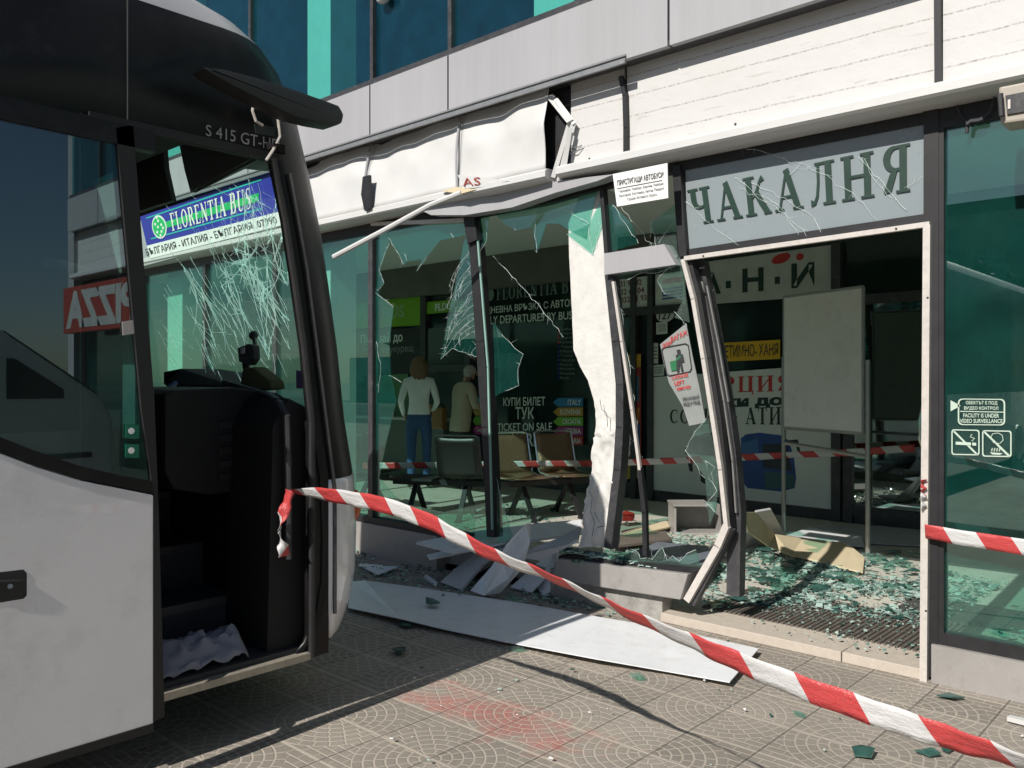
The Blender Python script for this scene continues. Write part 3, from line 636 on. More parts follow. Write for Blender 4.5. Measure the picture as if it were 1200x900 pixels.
part(path_beam([(829,335),(842,400),(854,470)], 4.595, 0.008, 0.02), 'bent_door_bead', M_STEEL)
part(path_beam([(800,299),(1090,257)], 4.565, 0.05, 0.07), 'door_lintel', M_BLACK)
part(path_beam([(803,303),(1089,263)], 4.505, 0.026, 0.03), 'lintel_trim', M_TRIM)
part(path_beam([(1087,264),(1083,798)], 4.505, 0.034, 0.035), 'door_trim', M_TRIM)
part(path_beam([(1094,128),(1093,790)], 4.56, 0.07, 0.08), 'door_jamb', M_BLACK)
screws = MB()
for x, y in ((824,300),(1050,268),(1087,349),(1085,716),(836,340)):
    c = onY(x, y, 4.487); screws.tube([c, c + Vector((0, 0.006, 0))], 0.006, 8)
part(screws, 'screw_heads', M_INK)
# glazed bays right of the door
XR0 = onY(1100, 400, YG).x
xs = [XR0, 0.45, 2.1, 3.75, XR]
part(MB().box(XR0-0.02, XR, 4.50, 4.61, 0, 0.19), 'base_wall', M_SILL)
for a, b in zip(xs, xs[1:]):
    f = MB(); f.box(a, a+0.03, 4.525, 4.60, 0.19, 2.79); f.box(b-0.03, b, 4.525, 4.60, 0.19, 2.79); f.box(a+0.03, b-0.03, 4.525, 4.60, 0.192, 0.25); f.box(a+0.03, b-0.03, 4.525, 4.60, 2.75, 2.788)
    fo = part(f, 'shop_window', M_BLACK); MB().box(a+0.03, b-0.03, 4.55, 4.558, 0.25, 2.75).build('pane', G_FAC, fo)
# step in front of the door
XS0, XS1 = -2.87, -1.345; xj = onY(986, 775, 4.5).x
for a, b in ((XS0, xj-0.003), (xj+0.003, XS1)): part(MB().box(a, b, 4.50, 4.76, 0.001, 0.056), 'door_step', M_STONE, bevel=0.004)
part(MB().box(-2.75, -1.36, 4.765, 5.50, ZF, ZF+0.004), 'mat_well', M_STONE)
# ribbed mat, plain mat
mt = MB(); n = 44
for k in range(n):
    x = -2.74 + k*(1.36/n); mt.box(x, x+0.019, 4.775, 5.48, ZF+0.005, ZF+0.016)
door_mat = tag(mt.build('door_mat', mat('mat_ribs', (0.12, 0.105, 0.09), 0.7, 0, 0.3, 15, dirt=((0.25, 0.22, 0.18), 0.5))), 'grey-brown ribbed mat strewn with glass bits just inside the smashed doorway', 'door mat')
tag(MB().box(-1.83, -0.95, 5.52, 6.05, ZF+0.002, ZF+0.008).build('carpet_mat', mat('carpet_tile', (0.07, 0.066, 0.062), 0.95, 0, 0.25, 30, 0.4, 200)), 'flat dark grey carpet mat on the hall floor behind the ribbed mat', 'mat')

# ------------------------------------------------------------------ signs on the front
sgq = pq(4.54, (803,196),(1085,137),(1085,253),(806,295))
wait = tag(plate('waiting_room_sign', sgq, 0.008, mat('frosted_film', (0.25, 0.29, 0.305), 0.25, 0.0, 0.04, 3, spec=0.5)), 'cracked frosted glass sign reading ЧАКАЛНЯ above the doorway', 'sign')
letters('ЧАКАЛНЯ', pq(4.535, (806,223),(1073,166),(1073,223),(812,264)), M_GRN, wait, serifs=True)
ck = lambda *p: [onY(x, y, 4.530) for x, y in p]
crack_lines([ck((804,236),(826,258),(850,276),(866,288)), ck((861,208),(880,222),(912,240),(936,275)), ck((866,220),(896,236),(920,250),(945,277)), ck((880,214),(920,232),(948,250),(962,272)),
             ck((946,196),(975,210),(1000,226),(1028,258)), ck((1006,184),(1020,198),(1040,222),(1062,246)), ck((1013,186),(1024,210),(1046,232)), ck((870,170),(912,184),(950,196)), ck((1060,220),(1082,206)), ck((925,205),(940,190))], 0.0014, wait)
arr = thing('arrivals_sign', 'white card sign with bus arrivals from Germany, Bulgaria and Turkey under the fascia', 'sign', onY(750,215,4.33))
aq = pq(4.33, (718,204),(782,191),(783,232),(723,242))
plate('board', aq, 0.006, M_WHITE, arr)
letters('ПРИСТИГАЩИ АВТОБУСИ', sub(aq, .07, .22, .93, .42), M_INK, arr, bold=0.02)
plate('rule', sub(aq, .05, .46, .90, .475), 0.002, M_INK, arr, 0.003)
for k, s in enumerate(('Германия: Хамбург, Берлин, Лайпциг', 'България: Костинец, Антон, Пирдоп', 'Турция: Истанбул, Бурса')):
    letters(s, sub(aq, .08 + (.14 if k == 2 else 0), .52+.14*k, .93 - (.14 if k == 2 else 0), .62+.14*k), M_INK, arr)
fl = thing('coach_line_banner', 'blue banner reading FLORENTIA BUS with a white address strip on the fascia', 'sign', onY(250,260,4.34))
fq = pq(4.34, (164,254),(331,196),(331,247),(172,288)); wq = pq(4.34, (172,288),(331,247),(337,262),(176,303))
plate('banner', fq, 0.02, M_BLUE, fl); plate('address_strip', wq, 0.03, M_WHITE, fl)
for v0, v1 in ((.10,.14),(.80,.84)): plate('line', sub(fq, .05, v0, .88, v1), 0.002, M_TEALL, fl, 0.003)
plate('stripe', sub(fq, .18, .42, .86, .62), 0.002, M_EMER, fl, 0.003)
letters('FLORENTIA BUS', sub(fq, .24, .22, .82, .76), M_WHITE, fl, off=0.006, serifs=True)
em = sub(fq, .085, .14, .20, .90); c0 = (em[0]+em[2])/2
def disc(quad, s, m, parent, off, nm='emblem', n=26, dx=0, dy=0):
    TL, TR, BR, BL = quad; ux = (TR-TL)/2; uy = (TL-BL)/2; nn = ux.cross(uy).normalized(); c = (TL+BR)/2 + ux*dx + uy*dy + nn*off
    return MB().prism([c + ux*s*math.cos(2*math.pi*k/n) + uy*s*math.sin(2*math.pi*k/n) for k in range(n)], -nn*0.002).build(nm, m, parent)
disc(em, 1.0, M_WHITE, fl, 0.005, 'emblem'); disc(em, 0.86, M_EMER, fl, 0.008, 'emblem_field')
for dx, dy in ((-.4,.3),(.1,.5),(.4,.1),(-.1,0),(-.35,-.4),(.25,-.45),(.0,-.75),(0,.8),(.55,-.2)): disc(em, .13, M_WHITE, fl, 0.011, 'emblem_dot', 8, dx, dy)
letters('БЪЛГАРИЯ - ИТАЛИЯ - БЪЛГАРИЯ  07990', sub(wq, -.02, .22, .95, .78), M_INK, fl, bold=0.01)
plate('fascia_infill', pq(4.36, (120,275),(345,190),(350,262),(120,325)), 0.04, M_PANEL, B)
pz = thing('pizza_sign', 'red illuminated box sign reading PIZZA over the last shop windows', 'sign', (4.6, 4.3, 2.4))
MB().box(3.5, 5.82, 4.24, 4.34, 2.12, 2.72).build('box', mat('sign_red', (0.34, 0.045, 0.03), 0.5), pz, bevel=0.01)
letters('PIZZA', [(3.62,4.24,2.66),(5.72,4.24,2.66),(5.72,4.24,2.18),(3.62,4.24,2.18)], mat('sign_pale', (0.48,0.46,0.44), 0.6), pz, bold=0.05, off=0.004)
# stickers on the right pane
Ys = 4.546
def ring_px(px, wd, mb, Y=Ys):
    pts = [onY(x, y, Y) for x, y in px]; c = sum(pts, Vector())/len(pts)
    ins = [p + (c-p).normalized()*wd for p in pts]
    for k in range(len(pts)): j = (k+1) % len(pts); mb.prism([pts[k], pts[j], ins[j], ins[k]], (0, -0.001, 0))
def rr(x0, y0, x1, y1, r=4, sl=0.0):
    out = []
    for cx, cy, a in ((x1-r,y0+r,-90),(x1-r,y1-r,0),(x0+r,y1-r,90),(x0+r,y0+r,180)):
        for k in range(4): t = math.radians(a+30*k); X = cx+r*math.cos(t); out.append((X, cy+r*math.sin(t)+sl*(X-x0)))
    return out
M_STK = mat('pale_green_vinyl', (0.50, 0.62, 0.52), 0.6, 0, 0.05, 10)
st = MB(); ring_px(rr(1122.5,467,1178,498,5,.01), 0.007, st); st.prism(pq(Ys, (1125,481.5),(1176,482.5),(1176,483.5),(1125,482.5)), (0,-.001,0)); st.prism(pq(Ys, (1114,469),(1126,475.5),(1114,482)), (0,-.001,0))
cctv = tag(st.build('surveillance_sticker', M_STK), 'pale outlined video surveillance sticker with a camera cone on the right window', 'sticker')
for k, s in enumerate(('ОБЕКТЪТ Е ПОД', 'ВИДЕО КОНТРОЛ', 'FACILITY IS UNDER', 'VIDEO SURVEILLANCE')):
    xa, xb = ((1132,1169),(1130,1170),(1129,1171),(1125,1175))[k]; ya = (469.7,476,484.3,490.7)[k]
    letters(s, pq(Ys, (xa,ya),(xb,ya+.4),(xb,ya+5.2),(xa,ya+4.8)), M_STK, cctv, bold=0.015)
s2 = MB(); ring_px(rr(1115,503,1148,533,3,.02), 0.007, s2)
for a, b, c, d in (((1117,506),(1119,505),(1146,532),(1144,533)),): s2.prism(pq(Ys, a, b, c, d), (0,-.001,0))
s2.prism(pq(Ys-.002, (1120,517.5),(1138,518.5),(1138,522),(1120,521)), (0,-.001,0)); s2.prism(pq(Ys-.002, (1139.5,518.5),(1144,519),(1144,522.3),(1139.5,522)), (0,-.001,0))
s2.tube(pq(Ys, (1139,517),(1142,514),(1137,512),(1139,509)), 0.003, 4)
tag(s2.build('no_smoking_sticker', M_STK), 'pale no smoking sticker under the surveillance sticker', 'sticker')
s3 = MB(); ring_px(rr(1151,504,1185.5,535,3,.02), 0.007, s3); s3.prism(pq(Ys, (1152,506),(1154,505),(1184,534),(1182,535.5)), (0,-.001,0))
ring_px([(1161,512),(1163,508),(1170,507),(1175,510),(1176,516),(1172,520),(1164,519)], 0.003, s3); s3.prism(pq(Ys-.002, (1160,530),(1175,531),(1172,533),(1163,532.5)), (0,-.001,0))
for k in range(4): s3.tube(pq(Ys, (1162+3*k,529),(1163+3*k,525)), 0.003, 4)
tag(s3.build('no_food_sticker', M_STK), 'pale crossed-out food and drink sticker beside the no smoking sticker', 'sticker')
lug = tag(MB().prism([onY(x, y, 4.56) for x, y in ((773.5,403.5),(804,379),(812,420),(820,456),(827,495),(807.6,499),(800,476),(784,449),(778,427))], (0,0.006,0)).build('luggage_notice', mat('faded_notice', (0.27,0.29,0.28), 0.6)), 'torn white luggage notice with a pictogram stuck on the shard by the bent door jamb', 'notice')
lg_ = lambda *p: pq(4.555, *p)
letters('БАГАЖ', lg_((786,395),(805,386),(806,392),(787,401)), M_RED, lug, bold=.02); letters('ЗОР!', lg_((776,403),(787,399),(788,404),(777,408)), M_RED, lug, bold=.02)
letters('LUGGAGE', lg_((787,441),(806,437),(807,441),(788,445)), M_RED, lug, bold=.02); letters('LEFT', lg_((790,447),(802,445),(803,449),(791,452)), M_RED, lug, bold=.02); letters('REMOVED!', lg_((793,454),(809,451),(810,455),(794,458)), M_RED, lug, bold=.02)
letters('УВАЖАВАЙ', lg_((799,465),(819,462),(820,467),(800,470)), M_INK, lug, bold=.02); letters('РЕД И ПОД', lg_((801,472),(820,469),(821,474),(802,477)), M_INK, lug, bold=.02)
mbx = MB(); ring_px([(777,407),(803,402),(807,404),(811,432),(809,436),(784,441),(781,439),(775,410)], 0.008, mbx, 4.555); mbx.build('pictogram_border', M_INK, lug)
mbx = MB(); mbx.prism(lg_((793,410),(797,409.5),(798,416),(794,416)), (0,-.002,0)); mbx.prism(lg_((792,416),(800,415),(802,424),(799,425),(801,435),(798.5,435.5),(796.5,426),(796,436),(793.5,436.5),(793,425)), (0,-.002,0)); mbx.build('pictogram_man', M_INK, lug)
mbx = MB(); mbx.prism(lg_((785,424),(793,422),(793,434),(787,435)), (0,-.002,0)); mbx.prism(lg_((792,421),(797,416.5),(798.5,418),(793.5,423)), (0,-.0025,0)); mbx.build('pictogram_bin', mat('bin_green', (0.02,0.16,0.06), 0.6), lug)
# lamp housing and cable at the upper right
fh = thing('lamp_housing', 'beige weathered lamp housing hanging under the fascia by the frame edge', 'lamp', onY(1190,120,4.2))
hp = pq(4.16, (1170,102),(1240,88),(1240,136),(1172,145))
MB().prism(hp, (0, 0.16, 0)).build('housing', mat('beige_plastic', (0.42, 0.38, 0.32), 0.5, 0, 0.1, 8, dirt=((0.25,0.22,0.18),0.4)), fh, bevel=0.01)
plate('front_plate', pq(4.15, (1178,112),(1238,100),(1238,124),(1180,134)), 0.008, M_DGREY, fh); plate('switch', pq(4.145, (1181,117),(1184,116),(1184,127),(1181,128)), 0.006, M_TRIM, fh)
MB().tube(pq(4.14, (1172,110),(1174,136)), 0.012, 6).build('vent', M_INK, fh)
cb = MB().tube([onY(x, y, 4.5) for x, y in ((1121,124),(1126,136),(1133,143),(1142,143),(1150,140),(1160,130),(1166,114))], 0.006, 6); cb.tube([onY(x, y, 4.49) for x, y in ((1133,146),(1138,142),(1147,141),(1152,139))], 0.012, 6); cb.tube(pq(4.5, (1134,145),(1133,156)), 0.009, 6)
tag(cb.build('loose_cable', M_INK), 'black cable looping out of the right window head', 'cable')

# ------------------------------------------------------------------ office fronts at the back of the hall
YW = YB - 0.055
def wq_(*pts, Y=YW): return pq(Y, *pts)
for x0, x1, y0, y1 in ((494,500,335,590),(546,552,335,590),(760,766,318,590),(740,746,325,592),(975,986,285,612),(989,1000,345,612)):
    a = onY(x0, 400, YW).x; b = onY(x1, 400, YW).x; part(MB().box(a, b, YW-0.03, YB-0.003, ZF+0.002, onY(x0, y0, YW).z), 'office_post', M_DGREY)
for pa, pb in (((1000,598),(1095,610)), ((1000,352),(1095,345)), ((722,367),(800,361)), ((500,432),(546,431))):
    part(MB().beam(onY(*pa, YW), onY(*pb, YW), 0.10, 0.05, (0,0,1)), 'office_rail', M_DGREY)
plate('door_leaf', wq_((500,385),(546,383),(546,585),(500,592)), 0.01, mat('office_door_glass', (0.03,0.045,0.042), 0.1), B)
tl = thing('lime_ticket_panel', 'lime green panel reading FLIXBUS over a dark list panel at the back', 'sign', onY(458,400,YW))
lq = wq_((416,346),(497,339),(497,381),(416,385)); plate('panel', lq, 0.01, M_LIME, tl)
letters('FLIXBUS', wq_((420,362),(474,357),(474,372),(420,376)), mat('pale_lime_vinyl', (0.34,0.48,0.22), 0.5), tl, bold=0.03)
plate('list_panel', wq_((416,388),(494,384),(494,437),(416,440)), 0.008, M_ROOMD, tl)
letters('Пътувай до', wq_((423,392),(472,389),(472,403),(423,405)), M_LETW, tl, bold=0.02, off=0.006)
letters('Атина и Букурещ', wq_((424,407),(485,403.5),(485,414),(424,417)), mat('grey_vinyl', (0.3,0.32,0.31), 0.6), tl, off=0.006)
plate('lower_panel', wq_((436,440),(478,438),(478,500),(436,503)), 0.01, mat('green_poster', (0.10,0.22,0.10), 0.4), tl)
ls = sign('lime_door_sign', 'narrow lime strip reading FLIXBUS above the office door', 'sign', wq_((500,354),(546,350),(546,364),(500,368)), M_LIME, 0.01)
letters('FLIXBUS', wq_((510,356),(542,352.5),(542,361),(510,365)), M_LETW, ls, bold=0.03)
M_GREYG = mat('faded_green_vinyl', (0.20, 0.26, 0.235), 0.6, 0, 0.2, 20)
hd = thing('coach_line_window_sign', 'faded white window lettering for the FLORENTIA BUS daily departures behind the chairs', 'sign', onY(620,360,YW))
letters('FLORENTIA BUS', wq_((582,337),(686,325),(686,341),(582,352)), M_GREYG, hd, serifs=True)
disc(wq_((569,338),(579,337),(579,352),(569,354)), 1.0, M_GREYG, hd, 0.004)
letters('ЕЖЕДНЕВНА ВРЪЗКА С АВТОБУС', wq_((555,361.5),(685,348.5),(685,359.5),(555,370.5)), M_LETW, hd, bold=0.01)
letters('DAILY DEPARTURES BY BUS', wq_((561,371.5),(671,364.5),(671,374),(561,381)), M_LETW, hd, bold=0.01)
for k, s in enumerate(('Sofia','Belgrade','Zagreb','Ljubljana','Trieste','Milano','Torino','Venezia','Padova','Bologna','Firenze','Roma')):
    y = 384 + k*5.2; letters(s, wq_((657,y),(657+2.4*len(s),y-.3),(657+2.4*len(s),y+3),(657,y+3.2)), M_GREYG, hd)
    plate('bullet', wq_((654,y),(655.5,y),(655.5,y+3),(654,y+3)), 0.002, M_BLUE if k > 3 else M_RED, hd, 0.002)
tk = thing('ticket_window_sign', 'white window lettering telling to buy a ticket here, above the bronze seats', 'sign', onY(618,490,YW))
for s, qd in (('КУПИ БИЛЕТ', ((590,466),(639,465),(639,475),(590,476))), ('ТУК', ((604,477),(626,477),(626,491),(604,491))), ('TICKET ON SALE', ((583,496),(647,495),(647,505),(583,505))), ('HERE', ((600,508),(632,507.5),(632,523),(600,523)))):
    letters(s, wq_(*qd), M_LETW, tk, bold=0.012)
cols = [((0.03,0.20,0.42), 'ITALY'), ((0.50,0.26,0.04), 'SLOVENIA'), ((0.20,0.45,0.04), 'CROATIA'), ((0.40,0.03,0.22), 'SERBIA'), ((0.48,0.03,0.03), 'BULGARIA')]
for k, (c, s) in enumerate(cols):
    y = 466.3 + 11.3*k; mm = mat('arrow_' + s.lower(), c, 0.5)
    o = tag(MB().prism(wq_((648,y+5.2),(654,y),(683,y-.2),(683,y+10),(654,y+10.3)), (0, 0.006, 0)).build('country_arrow', mm), '%s arrow sticker reading %s in the stack of country names' % (('blue','orange','green','purple','red')[k], s), 'sticker', 'country arrow stickers')
    wd = 3.1*len(s); letters(s, wq_((681-wd,y+2),(681,y+1.9),(681,y+8.2),(681-wd,y+8.3)), M_LETW, o, bold=0.01)
cols2 = [((0.10,0.32,0.42), ''), ((0.42,0.26,0.06), ''), ((0.15,0.36,0.04), ''), ((0.40,0.03,0.22), 'Сърбия')]
for k, (c, s) in enumerate(cols2):
    y = 466 + 11*k; o = tag(MB().prism(wq_((554,y+5),(557,y),(573,y),(573,y+10),(557,y+10)), (0, 0.006, 0)).build('country_arrow', mat('arrow_left_%d' % k, c, 0.5)), '%s arrow sticker beside the man at the ticket window' % ('pale blue','brown','dark green','dark purple')[k], 'sticker', 'country arrow stickers')
    if s: letters(s, wq_((558,y+2),(572,y+2),(572,y+8),(558,y+8)), M_LETW, o)
ph = sign('phone_numbers_sign', 'pale sign with dark red telephone numbers above the grey side door', 'sign', wq_((716,329),(761,323),(761,362),(716,367)), M_PALEG)
for k, s in enumerate(('031 91 92', '832 61 04', '/ 832 51 93')): letters(s, wq_((723,330+9.5*k),(752+3*k,327+9*k),(752+3*k,334+9*k),(723,337+9.5*k)), mat('dark_red_print', (0.22,0.04,0.05), 0.6), ph, bold=0.02)
gs = sign('flag_sign', 'pale sign with a blue and white striped flag and a red bar', 'sign', wq_((768,322),(803,317),(803,357),(768,361)), M_PALEG)
plate('red_bar', wq_((776,327),(800,324),(800,330),(776,333)), 0.002, M_RED, gs, 0.002)
for k in range(4): plate('stripe', wq_((776,338+3.8*k),(800,335+3.8*k),(800,337+3.8*k),(776,340+3.8*k)), 0.002, mat('flag_blue', (0.02,0.12,0.45), 0.5), gs, 0.002)
gate = tag(disc(wq_((769,362),(790,360),(790,377),(769,378)), 1.0, M_PALEG, None, 0.0, 'number_plate'), 'oval white plate with the number 127', 'number plate')
letters('127', wq_((772,366),(787,365),(787,374),(772,375)), M_INK, gate, bold=0.02)
for qd, lb in ((((769,378),(782,377),(782,391),(769,392)), 'square white notice under the oval number plate'), (((765,402),(771,402),(771,426),(765,426)), 'tall narrow notice with a dark photo strip on the glass'), (((765,428),(778,427),(778,440),(765,441)), 'white notice with small print just above the big pale panel')):
    o = sign('paper_notice', lb, 'notice', wq_(*qd), M_PALEG, 0.004)
    for k in range(4): TL = sub(wq_(*qd), .15, .2+.17*k, .85, .26+.17*k); plate('print_line', TL, 0.001, mat('grey_print', (0.2,0.2,0.2), 0.6), o, 0.002)
po = sign('travel_poster', 'red, yellow and blue poster on the grey side door', 'poster', wq_((726,416),(751,414),(751,560),(726,562)), mat('poster_red', (0.34,0.04,0.03), 0.5, 0, 0.3, 8))
for qd, c in ((((726,417),(751,415),(751,430),(726,434)), (0.62,0.36,0.04)), (((730,446),(749,440),(749,470),(732,474)), (0.05,0.16,0.22)), (((728,474),(750,478),(748,498),(730,494)), (0.6,0.2,0.03)), (((727,498),(750,496),(750,520),(728,522)), (0.04,0.10,0.28)), (((727,540),(751,539),(751,560),(727,562)), (0.55,0.40,0.05))):
    plate('print_field', wq_(*qd), 0.001, mat('poster_%d' % int(c[0]*1000), c, 0.5, 0, 0.3, 9), po, 0.002)
an = sign('travel_agency_board', 'grey board with green letters А Н И and a red petal emblem', 'sign', wq_((812,309),(974,287),(974,346),(812,358)), mat('grey_white_board', (0.52,0.54,0.51), 0.6))
for s, qd in (('А', ((823,320),(845,319),(845,344),(823,346))), ('Н', ((870,315),(895,313),(895,341),(870,343))), ('И', ((927.5,309),(954.5,307),(954.5,336),(927.5,338)))): letters(s, wq_(*qd), M_GRN, an, bold=0.035)
for x, y in ((853.5,333.5),(911,328.5)): plate('dot', wq_((x-3,y-4),(x+3,y-4.5),(x+3,y+4),(x-3,y+4.5)), 0.002, M_GRN, an, 0.002)
disc(wq_((904,300),(926,293),(927,306),(905,311)), 1.0, M_RED, an, 0.004, 'petal'); disc(wq_((933,298),(942,297),(942,304),(933,306)), 1.0, M_RED, an, 0.004, 'petal')
yl = sign('yellow_destination_strip', 'yellow strip reading РЕТИМНО - ХАНЯ behind the leaning white panel', 'sign', wq_((835,402.5),(914,398),(914,420.5),(835,424.5)), M_YEL)
letters('-РЕТИМНО- ХАНЯ', wq_((842,405),(912,402),(912,416),(842,420)), M_INK, yl, bold=0.01)
gp = sign('greece_poster', 'large pale poster with red and green words over a printed blue coach', 'poster', wq_((766,442),(975,427),(975,597),(766,574)), M_PALEG)
letters('РЦИЯ', wq_((846,442),(931,439),(931,458),(846,460)), M_RED, gp, serifs=True)
letters('ки до', wq_((850,467),(918,465),(918,477),(850,480)), M_GRN, gp, bold=0.05)
letters('СОФИЯ - АТИНА', wq_((785,480),(950,476),(950,498),(785,496)), M_GRN, gp, serifs=True)
def flat_px(px, m, off, nm): return MB().prism([onY(x, y, YW-0.002-off) for x, y in px], (0, 0.001, 0)).build(nm, m, gp)
M_BUSB = mat('printed_blue', (0.02, 0.08, 0.30), 0.5, 0, 0.25, 6); M_PD = mat('printed_dark', (0.02, 0.03, 0.045), 0.5, 0, 0.3, 6)
flat_px([(868,514),(874,509),(890,507),(915,510),(924,516),(930,534),(933,560),(931,572),(915,576),(876,572),(871,566)], M_BUSB, 0, 'printed_coach')
flat_px([(894,520),(922,520),(928,552),(894,548)], M_PD, 0.003, 'printed_windscreen'); flat_px([(895,552),(931,556),(930,572),(897,573)], mat('printed_teal', (0.04,0.13,0.15), 0.5), 0.003, 'printed_front')
flat_px([(868,520),(888,514),(890,540),(869,538)], mat('printed_sky', (0.05,0.16,0.38), 0.5), 0.003, 'printed_side')
flat_px([(803,525),(812,512),(830,507),(866,508),(868,532),(860,536),(803,532)], M_PD, 0, 'printed_coach'); flat_px([(805,538),(808,552),(812,553),(811,540)], M_PD, 0, 'printed_mirror'); flat_px([(820,550),(826,560),(827,568),(821,564)], M_PD, 0, 'printed_wheel')
flat_px([(923,516),(935,515),(938,530),(934,528),(932,519),(924,520)], M_PD, 0.001, 'printed_mirror')
mir = plate('door_glass', wq_((1000,356),(1090,350),(1090,601),(1000,592)), 0.006, mat('door_mirror_glass', (0.35, 0.42, 0.40), 0.03, 1.0, 0.05, 2), B)
handle = MB().tube([onY(1082,475,YW-.06), onY(1078,490,YW-.10), onY(1078,515,YW-.10), onY(1082,530,YW-.06)], 0.015, 8)
part(handle, 'door_handle', M_CHROME, smooth=True)

# ------------------------------------------------------------------ waiting benches
def bench(name, label, n, m_seat, loc, rz, skip=()):
    t = thing(name, label, 'bench', loc, 'beam benches in the waiting hall'); t.rotation_euler = (0, 0, rz)
    R_ = Matrix.Translation(loc) @ Matrix.Rotation(rz, 4, 'Z')
    def put(mb, nm, m, par=None, **k):
        mb.v = [R_ @ v for v in mb.v]; return mb.build(nm, m, par or t, **k)
    W = 0.56; L = n*W
    put(MB().box(-0.03, 0.03, -L/2+0.02, L/2-0.02, 0.34, 0.40), 'beam', M_BLACK)
    for s in (-1, 1):
        y = s*(L/2-0.28)
        lg = MB(); lg.beam((0, y, 0.36), (0.28, y, 0.0), 0.05, 0.03, (0,1,0)); lg.beam((0, y, 0.36), (-0.28, y, 0.0), 0.05, 0.03, (0,1,0)); lg.box(-0.32,-0.24,y-0.03,y+0.03,0,0.02); lg.box(0.24,0.32,y-0.03,y+0.03,0,0.02)
        put(lg, 'leg', M_BLACK)
    for k in range(n):
        if k in skip: put(MB().box(-.22, .22, -L/2+W*k+.03, -L/2+W*(k+1)-.03, .402, .425), 'side_table', M_BLACK); continue
        yc = -L/2 + W*(k+0.5); hw = 0.235; prof = []
        for u in range(17):
            s = u/16
            if s < 0.5: a = s/0.5; prof.append((0.27 - 0.45*a, 0.44 - 0.02*math.sin(math.pi*a)))
            elif s < 0.62: a = (s-0.5)/0.12; prof.append((-0.18 - 0.05*math.sin(a*math.pi/2), 0.44 + 0.06*(1-math.cos(a*math.pi/2))))
            else: a = (s-0.62)/0.38; prof.append((-0.23 - 0.10*a, 0.50 + 0.36*a))
        for nm, lo, hi in (('seat', 0, 9), ('backrest', 9, 16)):
            mb = MB(); i0 = 0; nv = 6
            for (x, z) in prof[lo:hi+1]:
                mb.v += [Vector((x, yc-hw+2*hw*j/nv, z + 0.012*((2*j/nv-1)**2))) for j in range(nv+1)]
            for a in range(hi-lo):
                for j in range(nv): q_ = a*(nv+1)+j; mb.f.append((q_, q_+1, q_+nv+2, q_+nv+1)); mb.mi.append(0)
            o = put(mb, nm, m_seat, smooth=True); md = o.modifiers.new('t', 'SOLIDIFY'); md.thickness = 0.006
        rim = MB()
        for sg in (-1, 1): rim.tube([(x, yc+sg*hw, z+0.012) for x, z in prof], 0.011, 6)
        x, z = prof[-1]; rim.tube([(x, yc-hw, z+0.012), (x-.005, yc-hw*.8, z+.03), (x-.005, yc+hw*.8, z+.03), (x, yc+hw, z+0.012)], 0.011, 6)
        put(rim, 'rim', M_CHROME if m_seat is M_BRONZE else M_BLACK, smooth=True)
        put(MB().box(-0.12, 0.12, yc-0.03, yc+0.03, 0.395, 0.425), 'bracket', M_BLACK)
    return t
bp = onZ(640, 612, ZF)
bench('waiting_bench', 'bronze mesh bench with chrome rims, strewn with glass beside the broken column', 2, M_BRONZE, (bp.x-0.22, bp.y+0.25, ZF), math.radians(-20))
bp2 = onZ(500, 606, ZF)
M_DSEAT = mat('dark_mesh_seat', (0.03, 0.028, 0.027), 0.4, 0.5, 0.2, 40)
bench('waiting_bench', 'dark mesh bench seen from behind, nearest the bus, facing the office fronts', 2, M_DSEAT, (bp2.x+.12, bp2.y+0.10, ZF), math.radians(118), (1,))
bench('waiting_bench', 'dark mesh bench behind the right window pane', 3, M_DSEAT, (-0.3, 5.9, ZF), math.radians(190))
bench('waiting_bench', 'chrome-rimmed bench half hidden by the bus pillar', 2, M_DSEAT, (-7.9, 5.9, ZF), math.radians(100))

# ------------------------------------------------------------------ people
def person(name, label, loc, rz, H, joints, mats, mat_of, hair, hair_m, extra=None, cuts=()):
    t = bpy.data.meshes.new(name); s = H/1.70
    names = list(joints['p']); P = joints['p']; Rr = joints['r']
    t.from_pydata([Vector(P[n])*s for n in names], [(names.index(a), names.index(b)) for a, b in joints['e']], [])
    o = bpy.data.objects.new(name, t); COL.objects.link(o)
    md = o.modifiers.new('skin', 'SKIN'); md.use_smooth_shade = True
    for i, n in enumerate(names):
        sv = t.skin_vertices[0].data[i]; r = Rr[n]; sv.radius = (r[0]*s, r[1]*s) if isinstance(r, tuple) else (r*s, r*s); sv.use_root = (n == 'pelvis')
    ss = o.modifiers.new('sub', 'SUBSURF'); ss.levels = 2; ss.render_levels = 2
    dg = bpy.context.evaluated_depsgraph_get(); me = bpy.data.meshes.new_from_object(o.evaluated_get(dg))
    bpy.data.objects.remove(o)
    M = Matrix.Translation(loc) @ Matrix.Rotation(rz, 4, 'Z')
    bm = bmesh.new(); bm.from_mesh(me)
    for zc in cuts: bmesh.ops.bisect_plane(bm, geom=bm.verts[:]+bm.edges[:]+bm.faces[:], plane_co=(0,0,zc*s), plane_no=(0,0,1))
    for e in (extra or []):                       # fingers, nose, ears grown into the same mesh
        mb = MB(); e(mb); vs = [bm.verts.new(v*s) for v in mb.v]
        for f in mb.f:
            try: bm.faces.new([vs[i] for i in f]).smooth = True
            except ValueError: pass
    bm.to_mesh(me); bm.free()
    for m in mats: me.materials.append(m)
    for p in me.polygons: p.material_index = mat_of(p.center/s)
    me.transform(M)
    o = bpy.data.objects.new(name, me); COL.objects.link(o); tag(o, label, 'person')
    mb = MB(); hair(mb); mb.v = [M @ (v*s) for v in mb.v]; mb.build('hair', hair_m, o, smooth=True)
    return o
